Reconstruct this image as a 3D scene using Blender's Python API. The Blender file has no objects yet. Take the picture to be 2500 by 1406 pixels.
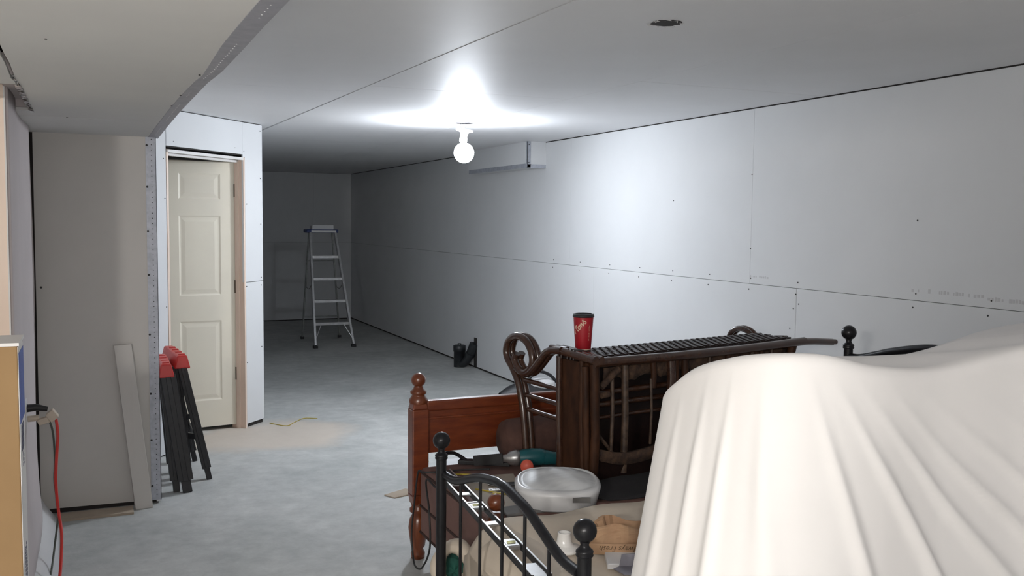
import bpy, math, random
from mathutils import Vector, Matrix
random.seed(7)
sc = bpy.context.scene
PI = math.pi

# ------------------------------------------------------------------ camera
CAM_H, YAW, PITCH, ROLL, FPX = 1.5974, 0.419399, 0.0717307, 0.0107524, 2286.9
fw = Vector((math.sin(YAW)*math.cos(PITCH), math.cos(YAW)*math.cos(PITCH), -math.sin(PITCH)))
rt = Vector((math.cos(YAW), -math.sin(YAW), 0)); up = rt.cross(fw)
r2 = rt*math.cos(ROLL)+up*math.sin(ROLL); u2 = -rt*math.sin(ROLL)+up*math.cos(ROLL)
cam = bpy.data.cameras.new('camera'); cam.sensor_width = 36; cam.lens = FPX/2500*36; cam.clip_start = .05
co = bpy.data.objects.new('camera', cam); sc.collection.objects.link(co)
co.matrix_world = Matrix(((r2.x, u2.x, -fw.x, 0), (r2.y, u2.y, -fw.y, 0), (r2.z, u2.z, -fw.z, CAM_H), (0, 0, 0, 1)))
sc.camera = co

# ------------------------------------------------------------------ world, lamps outside the picture, exposure
w = bpy.data.worlds.new('world'); sc.world = w; w.use_nodes = True
w.node_tree.nodes['Background'].inputs[0].default_value = (.02, .02, .022, 1)
w.node_tree.nodes['Background'].inputs[1].default_value = .3
sc.view_settings.view_transform = 'Standard'; sc.view_settings.look = 'None'
sc.view_settings.exposure = 0; sc.view_settings.gamma = 1; sc.view_settings.use_curve_mapping = False

def lamp(name, loc, energy, col, size=.05):
    l = bpy.data.lights.new(name, 'POINT'); l.energy = energy; l.color = col; l.shadow_soft_size = size
    o = bpy.data.objects.new(name, l); sc.collection.objects.link(o); o.location = loc
    return o
lamp('side_room_lamp', (-1.60, -0.80, 2.0), 300, (1, .965, .92), .12)
lamp('phone_flash', (.02, -.02, 1.625), 60, (1, .97, .95), .02)
BULB_STRENGTH = 620

# ------------------------------------------------------------------ materials
def nodes(m):
    m.use_nodes = True
    return m.node_tree, m.node_tree.nodes['Principled BSDF']
def ramp(nt, fac, stops):
    r = nt.nodes.new('ShaderNodeValToRGB'); e = r.color_ramp.elements
    while len(e) < len(stops): e.new(.5)
    for k, (p, c) in enumerate(stops):
        e[k].position = p; e[k].color = (*c, 1)
    nt.links.new(fac, r.inputs[0]); return r.outputs[0]
def noise(nt, scale, detail=4, rough=.6, vec=None, dist=0):
    n = nt.nodes.new('ShaderNodeTexNoise'); n.inputs['Scale'].default_value = scale
    n.inputs['Detail'].default_value = detail; n.inputs['Roughness'].default_value = rough
    n.inputs['Distortion'].default_value = dist
    if vec: nt.links.new(vec, n.inputs['Vector'])
    return n.outputs['Fac']
def objvec(nt, scale=(1, 1, 1), rot=(0, 0, 0)):
    t = nt.nodes.new('ShaderNodeTexCoord'); m = nt.nodes.new('ShaderNodeMapping')
    m.inputs['Scale'].default_value = scale; m.inputs['Rotation'].default_value = rot
    nt.links.new(t.outputs['Object'], m.inputs['Vector']); return m.outputs[0]
def bump(nt, bs, h, strength=.2, dist=.01):
    b = nt.nodes.new('ShaderNodeBump'); b.inputs['Strength'].default_value = strength
    b.inputs['Distance'].default_value = dist
    nt.links.new(h, b.inputs['Height']); nt.links.new(b.outputs[0], bs.inputs['Normal'])
def mat(name, c1, c2=None, rough=.6, metal=0, scale=8, stretch=(1, 1, 1), bmp=0, bdist=.005, lo=.35, hi=.65, coat=0, spec=None):
    m = bpy.data.materials.new(name); nt, bs = nodes(m)
    c2 = c2 or tuple(x*.88 for x in c1)
    f = noise(nt, scale, vec=objvec(nt, stretch))
    nt.links.new(ramp(nt, f, [(lo, c1), (hi, c2)]), bs.inputs['Base Color'])
    bs.inputs['Roughness'].default_value = rough; bs.inputs['Metallic'].default_value = metal
    if coat: bs.inputs['Coat Weight'].default_value = coat; bs.inputs['Coat Roughness'].default_value = .15
    if spec is not None: bs.inputs['Specular IOR Level'].default_value = spec
    if bmp: bump(nt, bs, f, bmp, bdist)
    return m
def flat(name, c, rough=.6, metal=0, emit=None, es=1):
    m = bpy.data.materials.new(name); nt, bs = nodes(m)
    bs.inputs['Base Color'].default_value = (*c, 1); bs.inputs['Roughness'].default_value = rough
    bs.inputs['Metallic'].default_value = metal
    if emit: bs.inputs['Emission Color'].default_value = (*emit, 1); bs.inputs['Emission Strength'].default_value = es
    return m

DRY = mat('drywall_paper', (.73, .74, .75), (.70, .71, .72), .9, scale=1.3, spec=.15)
DRYC = mat('ceiling_drywall_paper', (.80, .80, .81), (.77, .77, .78), .58, scale=1.6, spec=.35)
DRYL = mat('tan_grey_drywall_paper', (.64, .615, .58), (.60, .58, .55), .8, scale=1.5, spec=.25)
DRYLW = mat('mauve_grey_drywall_paper', (.54, .485, .48), (.50, .45, .445), .8, scale=1.5, spec=.25)
GAP = flat('joint_gap_dark', (.035, .03, .028), .9)
BEAD = mat('galvanised_bead_metal', (.50, .52, .58), (.40, .42, .47), .5, .3, scale=30)
FOIL = mat('crumpled_foil', (.8, .8, .8), (.3, .3, .3), .2, 1, scale=60)
SCREW = flat('screw_head_black', (.02, .02, .02), .5)
STAMP = flat('printed_ink_grey', (.56, .56, .57), .9)
CREAM = mat('cream_door_paint', (.86, .81, .68), (.83, .78, .66), .45, scale=3)
WHITEP = mat('white_primer', (.72, .70, .68), (.68, .66, .64), .5, scale=4)
PINK = mat('raw_pine_jamb', (.84, .68, .57), (.78, .61, .50), .5, scale=6, stretch=(1, 1, .2))
HINGE = flat('dark_bronze_hinge', (.10, .07, .05), .4, .8)
ALU = mat('brushed_aluminium', (.62, .62, .62), (.5, .5, .5), .35, .7, scale=20)
ALUD = mat('dull_aluminium', (.35, .36, .35), (.25, .26, .25), .5, .6, scale=20)
BLUE = flat('blue_plastic', (.02, .04, .16), .4)
WPLAST = mat('white_plastic', (.72, .72, .72), (.70, .70, .71), .35, scale=3)
PORC = flat('white_porcelain', (.82, .80, .77), .2)
BLKM = mat('black_powder_coat', (.009, .009, .011), (.014, .014, .016), .3, 0, scale=40, spec=.3)
BLKP = mat('black_plastic', (.012, .012, .014), (.02, .02, .022), .5, scale=30)
RED = mat('red_plastic', (.55, .035, .03), (.45, .03, .025), .4, scale=6)
PINE = mat('red_brown_stained_pine', (.20, .045, .014), (.125, .024, .009), .32, scale=7, stretch=(1, 1, 5), coat=.3)
PINEV = mat('red_brown_turned_pine', (.19, .050, .016), (.12, .027, .009), .28, scale=7, stretch=(3, 3, .6), coat=.25)
BROWN = mat('brown_mattress_ticking', (.19, .105, .088), (.16, .085, .072), .85, scale=5)
BROWND = mat('dark_piping', (.04, .018, .014), None, .8)
DARKC = mat('dark_shade_sheet', (.022, .02, .022), (.014, .013, .015), .9, scale=9, bmp=.4)
CUSH = mat('brown_suede_cushion', (.10, .048, .036), (.06, .028, .022), .9, scale=10, bmp=.3)
CANV = mat('beige_canvas', (.62, .54, .44), (.56, .48, .39), .9, scale=5, bmp=.3)
GREEN = mat('dark_green_cloth', (.010, .085, .062), (.006, .05, .04), .85, scale=18, bmp=.4)
RATT = mat('dark_lacquered_rattan', (.035, .014, .009), (.060, .026, .014), .25, scale=14, stretch=(1, 1, 1), coat=.5)
RATTL = mat('worn_brown_rattan', (.060, .024, .011), (.022, .009, .005), .55, scale=12, stretch=(2, 2, .6), spec=.2)
RATTP = mat('pale_worn_rattan', (.10, .062, .04), (.03, .016, .010), .5, scale=26, stretch=(1, 1, 1))
WICK = mat('dark_woven_wicker', (.018, .008, .006), (.010, .005, .004), .42, scale=50)
BARK = mat('frayed_tan_binding', (.095, .052, .03), (.028, .014, .009), .85, scale=28, bmp=.6, bdist=.01)
SHEET = mat('white_cotton_sheet', (.85, .825, .81), (.82, .80, .785), .85, scale=2.5, spec=.2)
KRAFT = mat('kraft_cardboard', (.31, .195, .09), (.275, .17, .078), .85, scale=3)
CARDB = mat('pale_cardboard', (.42, .35, .27), (.38, .31, .24), .9, scale=6)
PAPER = mat('buff_paper', (.42, .37, .30), (.38, .33, .27), .9, scale=4)
BLUEP = mat('blue_print', (.03, .06, .30), (.04, .09, .36), .6, scale=10)
INK = flat('print_ink', (.09, .09, .14), .8)
TEAL = mat('teal_tool_plastic', (.01, .10, .115), (.012, .075, .085), .4, scale=8)
SILV = mat('cast_silver_metal', (.5, .5, .5), (.35, .35, .35), .35, .8, scale=20)
TAPEK = flat('red_orange_rubber', (.62, .11, .07), .5)
REDC = flat('red_cord_rubber', (.60, .03, .02), .45)
GREYC = flat('grey_green_cord', (.07, .08, .065), .6)
BLKC = flat('black_cord', (.015, .015, .016), .5)
CUPR = mat('red_paper_cup', (.40, .010, .020), (.33, .008, .016), .4, scale=12)
CREAMP = flat('cream_print', (.72, .52, .38), .6)
BAGP = mat('brown_paper_bag', (.46, .29, .17), (.36, .21, .12), .85, scale=9, bmp=.5)
CREASE = flat('bag_print', (.10, .06, .03), .8)
YEL = flat('yellow_plastic', (.50, .38, .04), .5)
ORG = flat('orange_plastic', (.65, .17, .04), .5)
GREYF = mat('grey_felt', (.16, .155, .15), (.13, .125, .12), .9, scale=8)
GREYB = mat('grey_box_metal', (.24, .23, .26), (.2, .19, .22), .5, .3, scale=8)
VIAL = flat('clear_yellow_vial', (.75, .78, .45), .1)
ABS = mat('black_drain_plastic', (.015, .017, .02), (.02, .022, .025), .4, scale=10)

# concrete floor with drywall dust
CONC = bpy.data.materials.new('dusty_concrete'); nt, bs = nodes(CONC)
v1 = objvec(nt); f1 = noise(nt, 1.1, 8, .65, v1, .6); f2 = noise(nt, 9, 6, .7, v1); f3 = noise(nt, 60, 3, .6, v1)
a = ramp(nt, f1, [(.35, (.43, .445, .435)), (.62, (.585, .59, .575))])
b = ramp(nt, f2, [(.3, (.80, .80, .80)), (.7, (1.06, 1.06, 1.05))])
mx = nt.nodes.new('ShaderNodeMixRGB'); mx.blend_type = 'MULTIPLY'; mx.inputs[0].default_value = 1
nt.links.new(a, mx.inputs[1]); nt.links.new(b, mx.inputs[2])
# tan plaster dust trodden in front of the closet door
g = nt.nodes.new('ShaderNodeTexCoord'); vm = nt.nodes.new('ShaderNodeVectorMath'); vm.operation = 'DISTANCE'
mp = nt.nodes.new('ShaderNodeMapping'); mp.inputs['Scale'].default_value = (.8, 1.0, 1)
nt.links.new(g.outputs['Object'], mp.inputs['Vector']); nt.links.new(mp.outputs[0], vm.inputs[0]); vm.inputs[1].default_value = (.88, 6.95, 0)
ad = nt.nodes.new('ShaderNodeMath'); ad.operation = 'MULTIPLY_ADD'; ad.inputs[1].default_value = .9; nt.links.new(f1, ad.inputs[0]); nt.links.new(vm.outputs['Value'], ad.inputs[2])
dm = ramp(nt, ad.outputs[0], [(.75, (.75, .75, .75)), (1.25, (0, 0, 0))])
mx2 = nt.nodes.new('ShaderNodeMixRGB'); nt.links.new(dm, mx2.inputs[0]); nt.links.new(mx.outputs[0], mx2.inputs[1]); mx2.inputs[2].default_value = (.66, .57, .48, 1)
nt.links.new(mx2.outputs[0], bs.inputs['Base Color']); bs.inputs['Roughness'].default_value = .62; bump(nt, bs, f3, .15, .004)

# the light-giving globe: brightest at its tip, dark towards its opaque base
GLOW = bpy.data.materials.new('lit_globe_glass'); nt, bs = nodes(GLOW)
nt.nodes.remove(bs); out = nt.nodes['Material Output']
ge = nt.nodes.new('ShaderNodeNewGeometry'); dt = nt.nodes.new('ShaderNodeVectorMath'); dt.operation = 'DOT_PRODUCT'
tip = Vector((-.45, -.60, -.66)).normalized(); dt.inputs[1].default_value = tip
nt.links.new(ge.outputs['Normal'], dt.inputs[0])
mr = nt.nodes.new('ShaderNodeMapRange'); mr.interpolation_type = 'SMOOTHSTEP'
mr.inputs['From Min'].default_value = -.55; mr.inputs['From Max'].default_value = .8
mr.inputs['To Min'].default_value = .12; mr.inputs['To Max'].default_value = 1
nt.links.new(dt.outputs['Value'], mr.inputs['Value'])
ml = nt.nodes.new('ShaderNodeMath'); ml.operation = 'MULTIPLY'; ml.inputs[1].default_value = BULB_STRENGTH
nt.links.new(mr.outputs[0], ml.inputs[0])
em = nt.nodes.new('ShaderNodeEmission'); em.inputs['Color'].default_value = (.86, .92, 1, 1)
nt.links.new(ml.outputs[0], em.inputs['Strength']); nt.links.new(em.outputs[0], out.inputs['Surface'])

# ------------------------------------------------------------------ mesh helpers
ROOT = {}
SHIFT = Vector((0, 0, 0))      # moves a whole group of small things together
def drop(x, y): return Vector((x*.0455, y*.0455, -.05))
def V(*a): return Vector(a)
class B:
    def __init__(s): s.v = []; s.f = []; s.sm = []
    def add(s, vs, fs, smooth=False):
        n = len(s.v); s.v += [Vector(x) for x in vs]; s.f += [tuple(i+n for i in f) for f in fs]; s.sm += [smooth]*len(fs); return s
    def hexa(s, p, smooth=False):      # 8 corners: bottom 4 ccw, top 4 ccw
        return s.add(p, [(3, 2, 1, 0), (4, 5, 6, 7), (0, 1, 5, 4), (1, 2, 6, 5), (2, 3, 7, 6), (3, 0, 4, 7)], smooth)
    def box(s, a, b):
        x0, y0, z0 = a; x1, y1, z1 = b
        return s.hexa([(x0, y0, z0), (x1, y0, z0), (x1, y1, z0), (x0, y1, z0), (x0, y0, z1), (x1, y0, z1), (x1, y1, z1), (x0, y1, z1)])
    def obox(s, o, X, Y, Z):           # box from corner o along three edge vectors
        o = Vector(o); X = Vector(X); Y = Vector(Y); Z = Vector(Z)
        return s.hexa([o, o+X, o+X+Y, o+Y, o+Z, o+X+Z, o+X+Y+Z, o+Y+Z])
    def beam(s, a, b, w, h, up=(0, 0, 1)):
        a = Vector(a); b = Vector(b); d = (b-a); side = d.cross(Vector(up)).normalized(); u = side.cross(d).normalized()
        return s.obox(a-side*w/2-u*h/2, d, side*w, u*h)
    def prism(s, poly, ext):           # planar polygon (3d points) swept by ext
        n = len(poly); poly = [Vector(p) for p in poly]; e = Vector(ext)
        return s.add(poly+[p+e for p in poly], [tuple(range(n))[::-1], tuple(range(n, 2*n))]+[(i, (i+1) % n, (i+1) % n+n, i+n) for i in range(n)])
    def tube(s, path, r, seg=10, cap=True, ref=None):
        P = [Vector(p) for p in path]; n = len(P); R = r if isinstance(r, (list, tuple)) else [r]*n
        vs = []; prev = None
        for i, p in enumerate(P):
            t = (P[min(i+1, n-1)]-P[max(i-1, 0)]).normalized()
            if prev is None:
                a = Vector(ref) if ref else (V(0, 0, 1) if abs(t.z) < .9 else V(1, 0, 0))
                prev = (a-t*a.dot(t)).normalized()
            else: prev = (prev-t*prev.dot(t)).normalized()
            q = t.cross(prev)
            for k in range(seg): an = 2*PI*k/seg; vs.append(p+(prev*math.cos(an)+q*math.sin(an))*R[i])
        fs = [(i*seg+k, i*seg+(k+1) % seg, (i+1)*seg+(k+1) % seg, (i+1)*seg+k) for i in range(n-1) for k in range(seg)]
        s.add(vs, fs, True)
        if cap:
            s.add(vs[:seg], [tuple(range(seg))[::-1]]); s.add(vs[-seg:], [tuple(range(seg))])
        return s
    def lathe(s, base, prof, seg=24, axis=(0, 0, 1)):
        ax = Vector(axis).normalized(); a = V(1, 0, 0) if abs(ax.x) < .9 else V(0, 1, 0); X = (a-ax*a.dot(ax)).normalized(); Y = ax.cross(X); o = Vector(base)
        vs = [o+ax*z+(X*math.cos(2*PI*k/seg)+Y*math.sin(2*PI*k/seg))*max(r, 1e-5) for r, z in prof for k in range(seg)]
        n = len(prof)
        fs = [(i*seg+k, i*seg+(k+1) % seg, (i+1)*seg+(k+1) % seg, (i+1)*seg+k) for i in range(n-1) for k in range(seg)]
        s.add(vs, fs, True)
        if prof[0][0] > 1e-3: s.add(vs[:seg], [tuple(range(seg))[::-1]])
        if prof[-1][0] > 1e-3: s.add(vs[-seg:], [tuple(range(seg))])
        return s
    def ball(s, c, r, seg=28, rings=16, sq=(1, 1, 1)):
        vs = [Vector(c)+V(r*sq[0]*math.sin(PI*i/rings)*math.cos(2*PI*k/seg), r*sq[1]*math.sin(PI*i/rings)*math.sin(2*PI*k/seg), r*sq[2]*math.cos(PI*i/rings)) for i in range(rings+1) for k in range(seg)]
        fs = [(i*seg+k, (i+1)*seg+k, (i+1)*seg+(k+1) % seg, i*seg+(k+1) % seg) for i in range(rings) for k in range(seg)]
        return s.add(vs, fs, True)
    def grid(s, rows, closed=False, smooth=True):
        n = len(rows[0]); vs = [p for r in rows for p in r]; m = len(rows)
        fs = [(i*n+k, i*n+(k+1) % n, (i+1)*n+(k+1) % n, (i+1)*n+k) for i in range(m-1) for k in range(n if closed else n-1)]
        return s.add(vs, fs, smooth)
    def build(s, name, m, parent=None, loc=None, bevel=0, seg=2, solid=0, **props):
        if parent is not None: root = ROOT[parent.name]
        else: root = (Vector(loc) if loc is not None else V(0, 0, 0))+SHIFT
        me = bpy.data.meshes.new(name); me.from_pydata([tuple(p+SHIFT-root) for p in s.v], [], s.f)
        me.polygons.foreach_set('use_smooth', s.sm); me.validate(); me.update()
        me.materials.append(m)
        o = bpy.data.objects.new(name, me); sc.collection.objects.link(o)
        if parent is not None: o.parent = parent
        else: o.location = root
        ROOT[o.name] = root
        if bevel:
            b = o.modifiers.new('bevel', 'BEVEL'); b.width = bevel; b.segments = seg; b.limit_method = 'ANGLE'; b.angle_limit = .6
        if solid:
            b = o.modifiers.new('solidify', 'SOLIDIFY'); b.thickness = solid; b.offset = -1
        for k, x in props.items(): o[k] = x
        return o
def thing(name, label, cat, loc, group=None):
    o = bpy.data.objects.new(name, None); o.empty_display_size = .1; sc.collection.objects.link(o)
    loc = Vector(loc)+SHIFT; o.location = loc; ROOT[o.name] = loc; o['label'] = label; o['category'] = cat
    if group: o['group'] = group
    return o
def smooth_path(pts, sub=6):           # Catmull-Rom
    P = [Vector(p) for p in pts]; out = []
    for i in range(len(P)-1):
        a = P[max(i-1, 0)]; b = P[i]; c = P[i+1]; d = P[min(i+2, len(P)-1)]
        for k in range(sub):
            t = k/sub; out.append(.5*((2*b)+(-a+c)*t+(2*a-5*b+4*c-d)*t*t+(-a+3*b-3*c+d)*t**3))
    out.append(P[-1]); return out

# ------------------------------------------------------------------ the room
W, L, H = 3.7445, 14.743, 2.3116
ST = dict(kind='structure')
B().box((-3.1, -2.1, -.1), (W+.2, L+.1, 0)).build('floor', CONC, **ST)

def screws(pts, nrm, parent, r=.0045):
    b = B(); nrm = Vector(nrm).normalized()
    for p in pts: b.lathe(Vector(p)-nrm*.001, [(r, 0), (r, .0025), (r*.4, .003)], 8, nrm)
    b.build('screw_heads', SCREW, parent, kind='stuff')

# right wall: lower and upper course of sheets
wr = B().box((W+.014, -2.1, 0), (W+.1, L+.1, H+.05)).build('wall_right', GAP, **ST)
def rsheet(y0, y1, z0, z1, g=.0018):
    B().box((W, y0+g, z0), (W+.0125, y1-g, z1)).build('drywall_sheet', DRY, wr, bevel=.0012, seg=1)
lo = [-2.1, -.56, 1.87, 4.313, 6.75, 9.19, 11.24, L]; hi = [-2.1, -.13, 2.30, 4.743, 7.18, 9.62, 12.06, L]
for k, (a, b) in enumerate(zip(lo, lo[1:])): rsheet(a, b, .02, 1.2188, .0014 if k in (2, 3) else .0004)
for a, b in zip(hi, hi[1:]): rsheet(a, b, 1.2212, H-.008, .0004)
sp = []
for y in (3.019, 3.452, 4.313, 4.744, 5.172, 5.61, 6.05, 6.5, 7.0, 7.5):
    sp += [(W, y-.01, 1.255), (W, y+.005, 1.185)]
sp += [(W, 4.744, 1.44), (W, 5.61, 1.75), (W, 4.335, 1.10), (W, 4.29, 1.13), (W, 4.36, .98), (W, 4.36, .7), (W, 3.45, 1.62), (W, 4.75, 1.9)]
screws(sp, (-1, 0, 0), wr)
b = B(); rr = random.Random(3)
def marks(y0, y1, z, hh):
    y = y0
    while y > y1:
        wd = rr.uniform(.006, .016); k = rr.random()
        if k > .15: b.box((W-.0006, y-wd, z-hh*rr.uniform(.3, .5)), (W-.0001, y, z+hh*rr.uniform(.2, .5)))
        y -= wd+rr.uniform(.003, .009)+(0.03 if rr.random() < .06 else 0)
marks(4.74, 4.58, 1.268, .016); marks(3.47, 3.06, 1.272, .022); marks(3.03, 2.7, 1.262, .022)
b.build('faint_print_marks', STAMP, wr, kind='stuff', label='faded grey lettering stamped along the sheet')

# back wall
wb = B().box((1.0, L+.014, 0), (W+.1, L+.1, H+.05)).build('wall_back', GAP, **ST)
for x0, x1, z0, z1 in ((1.1, 2.55, .015, 1.219), (2.551, W, .015, 1.219), (1.1, 3.15, 1.2205, H-.004), (3.151, W, 1.2205, H-.004)):
    B().box((x0, L, z0), (x1, L+.0125, z1)).build('drywall_sheet', DRY, wb)
# hidden shell: rear, side room, inner faces
B().box((-3.1, -2.2, 0), (W+.1, -2.1, H)).build('wall_rear', DRY, **ST)
B().box((-.42, -2.1, 0), (-.30, .12, H)).build('wall_lamp_blocker', DRYL, **ST)  # unseen wall added to block the side lamp from the right wall
B().box((-3.2, -2.2, 0), (-3.1, 4.1, H)).build('wall_side_room', DRYL, **ST)
# wall that closes the side room; its end is the pale jamb at the frame's left edge
ws = B().box((-3.1, 4.0, 0), (-.325, 4.1, 2.14)).build('wall_side_room_front', WHITEP, **ST)
B().box((-.45, 3.990, 0), (-.298, 4.0, 2.12)).build('jamb_board', PINK, ws)

# left wall: one mauve-grey sheet, its foot bulging out from the framing
wl = B().box((-.42, 4.1, 0), (-.325, 5.6, 2.14)).build('wall_left', GAP, **ST)
rows = []
for i in range(31):
    y = 4.0+1.475*i/30; row = []
    for k in range(25):
        z = .045+(2.10-.045-.06*(i/30))*k/24
        x = -.3+.045*max(0, 1-z/.55)**2*(.4+.6*math.sin(PI*min(1, (i/30)*1.1)))+.004*math.sin(i*.35)
        if i > 24: x -= .012*(i-24)/6*(.5+.5*math.sin(z*3+.8))
        row.append(V(x, y, z))
    rows.append(row)
B().grid(rows).build('drywall_sheet', DRYLW, wl, solid=.0125)
B().box((-.300, 3.985, .02), (-.295, 3.991, 2.12)).build('paper_edge', WHITEP, wl)
# return wall facing the camera, bead at its outer corner
wt = B().box((-.42, 5.515, 0), (.30, 6.45, H)).build('wall_return', GAP, **ST)
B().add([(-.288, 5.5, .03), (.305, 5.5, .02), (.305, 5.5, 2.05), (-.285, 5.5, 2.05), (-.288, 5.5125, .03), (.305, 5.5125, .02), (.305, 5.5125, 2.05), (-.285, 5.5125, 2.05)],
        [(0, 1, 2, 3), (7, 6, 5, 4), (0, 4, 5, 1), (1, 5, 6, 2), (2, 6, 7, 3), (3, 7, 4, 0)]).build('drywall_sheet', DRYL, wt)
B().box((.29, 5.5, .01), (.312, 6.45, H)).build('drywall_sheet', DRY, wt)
b = B(); b.box((.262, 5.4965, .02), (.315, 5.5, 2.03)); b.box((.3125, 5.4965, .02), (.3155, 5.55, 2.03))
bd = b.build('corner_bead', BEAD, wt, label='perforated metal corner bead')
b = B()
for k in range(70): b.lathe((.292, 5.4964, .05+k*.0285), [(.0028, 0), (.0028, .0006)], 6, (0, -1, 0))
b.build('perforations', SCREW, bd, kind='stuff')
screws([(.268, 5.4962, z) for z in (.10, .36, .62, .95, 1.28, 1.52, 1.76, 1.985)]+[(-.262, 5.4995, 1.22)], (0, -1, 0), wt, .006)
B().box((-.2, 5.335, 0), (.165, 5.46, .012)).build('trim_1', CARDB, **ST)

# soffit: underside at 2.03 m, open slot on its left, bead along its right edge
EDGE = [(-2.1, .37), (1.2, .366), (1.92, .358), (2.19, .355), (2.51, .354), (2.9, .351), (3.0, .347), (3.18, .338), (4.05, .327), (4.8, .325), (5.5, .327), (5.56, .327)]
def ex(y):
    for (a, xa), (b_, xb) in zip(EDGE, EDGE[1:]):
        if y <= b_: return xa+(xb-xa)*(y-a)/(b_-a)
    return EDGE[-1][1]
sf = B().box((-3.1, -2.1, 2.145), (.32, 5.51, 2.2)).build('soffit', GAP, **ST)
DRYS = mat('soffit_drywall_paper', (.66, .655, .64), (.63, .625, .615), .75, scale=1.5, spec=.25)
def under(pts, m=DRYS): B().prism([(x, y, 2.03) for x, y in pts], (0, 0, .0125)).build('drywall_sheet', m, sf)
right1 = [(ex(y)-.004, y) for y, _ in EDGE if y < 4.6]+[(ex(4.6)-.004, 4.606)]
rag = []
rr = random.Random(5)
for k in range(40):
    y = 4.39-(4.39+2.1)*k/39; rag.append((-.213-.012*max(0, (y-2.6)/1.8)+rr.uniform(-.003, .003), y))
under([(-.30, 4.39), (-.30, 4.60)][::-1]+[rag[0]]+[(x+.002, y) for x, y in rag[1:]]+right1)
under([(-.31, 4.609), (ex(4.6)-.004, 4.609), (ex(5.5)-.004, 5.512), (-.31, 5.512)])
under([(-3.1, -2.1), (-.222, -2.1)]+[(x-.009-rr.uniform(0, .002), y) for x, y in rag[::-1] if y < 3.5]+[(-.222, 3.54), (-3.1, 3.54)])
under([(-3.1, 3.545), (-.325, 3.545), (-.325, 4.0), (-3.1, 4.0)])
B().box((-.298, 3.55, 2.075), (-.19, 4.50, 2.10)).build('slot_back', DRYLW, sf)
B().box((-.32, 3.53, 2.0425), (-.2, 3.55, 2.13)).build('slot_end', DRYLW, sf)
B().box((-.32, 4.392, 2.0435), (-.2, 4.41, 2.13)).build('slot_end', DRYLW, sf)
B().prism([(ex(y)-.002, y, 2.033) for y, _ in EDGE]+[(ex(5.5)-.016, 5.56, 2.033), (.345, -2.1, 2.033)], (0, 0, .2786)).build('soffit_face', DRY, sf)
b = B()
wid = [(-2.1, .05), (1.9, .048), (2.5, .052), (2.9, .042), (3.05, .034), (3.6, .042), (4.5, .044), (5.5, .05), (5.56, .05)]
def bw(y):
    for (a, xa), (c_, xb) in zip(wid, wid[1:]):
        if y <= c_: return xa+(xb-xa)*(y-a)/(c_-a)
    return .05
ys = sorted(set([y for y, _ in EDGE]+[y for y, _ in wid])); pr = [V(ex(y), y, 2.0275) for y in ys]; pl_ = [V(ex(y)-bw(y), y, 2.0285) for y in ys]
b.grid([[p, q, q+V(0, 0, .002), p+V(0, 0, .005)] for p, q in zip(pl_, pr)], closed=True, smooth=False)
b.grid([[p+V(.0, 0, 0), p+V(.0035, 0, 0), p+V(.0035, 0, .05), p+V(0, 0, .05)] for p in pr], closed=True, smooth=False)
BEADS = mat('dull_bead_metal', (.36, .36, .40), (.30, .30, .34), .5, .3, scale=30)
bd = b.build('corner_bead', BEADS, sf, label='long perforated metal bead along the soffit edge')
b = B(); y = 1.9
while y < 5.4:
    if math.sin(y*5)+math.sin(y*13) > -.2: b.lathe((ex(y)-.022, y, 2.0279), [(.0019, 0), (.0019, .0008)], 6, (0, 0, -1))
    y += .034
b.build('perforations', WPLAST, bd, kind='stuff')
screws([(ex(y)-.045, y, 2.028) for y in (3.02, 3.55, 3.9)]+[(-.1, y, 2.03) for y in (2.6, 4.6)], (0, 0, -1), sf, .0035)
b = B(); rr = random.Random(11)
for k in range(46):                   # crumpled, glinting foil along the slot's lip
    y = 3.3+k*.024; x = -.214-.012*(y-2.6)/1.8; s_ = .011 if y > 3.5 else .004
    b.add([(x-s_+rr.uniform(-.004, .004), y, 2.028+rr.uniform(-.003, .003)), (x+s_*.7, y+rr.uniform(-.004, .004), 2.026+rr.uniform(-.006, .003)),
           (x+s_*.8, y+.013, 2.027+rr.uniform(-.006, .004)), (x-s_, y+.018+rr.uniform(-.005, .005), 2.027+rr.uniform(-.004, .004)), (x, y+.009, 2.034)],
          [(0, 1, 2, 3), (0, 1, 4), (1, 2, 4), (2, 3, 4), (3, 0, 4)])
b.build('crumpled_foil', FOIL, sf, kind='stuff')

# ceiling: three runs of sheets
ce = B().box((-.5, -2.1, H+.016), (W+.1, L+.1, H+.1)).build('ceiling', GAP, **ST)
def xs1(y): return 1.455-.0341*(y-2.1) if y < 7.9 else 1.257-.01*(y-7.9)
def csheet(pts, dz=0): B().prism([(x, y, H+dz) for x, y in pts], (0, 0, .0125)).build('drywall_sheet', DRYC, ce)
csheet([(.3, -2.1), (xs1(-2.1)-.002, -2.1), (xs1(1.6)-.002, 1.6), (.3, 1.6)])
csheet([(.3, 1.602), (xs1(1.6)-.002, 1.602), (xs1(5.26)-.002, 5.26), (.3, 5.26)])
csheet([(.3, 5.262), (xs1(5.26)-.002, 5.262), (xs1(7.9)-.002, 7.9), (1.1, 8.8), (.3, 8.0)])
for a, b_ in ((-2.1, 1.29), (1.292, 4.948), (4.952, 8.60), (8.604, 12.26), (12.264, L)):
    csheet([(xs1(a)+.002, a), (2.55, a), (2.55, b_), (xs1(b_)+.002, b_)], -.0015)
for a, b_ in ((-2.1, .48), (.484, 4.14), (4.144, 7.80), (7.804, 11.46), (11.464, L)):
    csheet([(2.5515, a), (W-.004, a), (W-.004, b_), (2.5515, b_)], -.0015)
b = B(); rr = random.Random(2)        # roughly cut hole waiting for a light, with torn paper round it
rim = [(1.886+.055*math.cos(t)*rr.uniform(.9, 1.1), 2.90+.055*math.sin(t)*rr.uniform(.9, 1.1), H-.0026) for t in [2*PI*k/22 for k in range(22)]]
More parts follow.
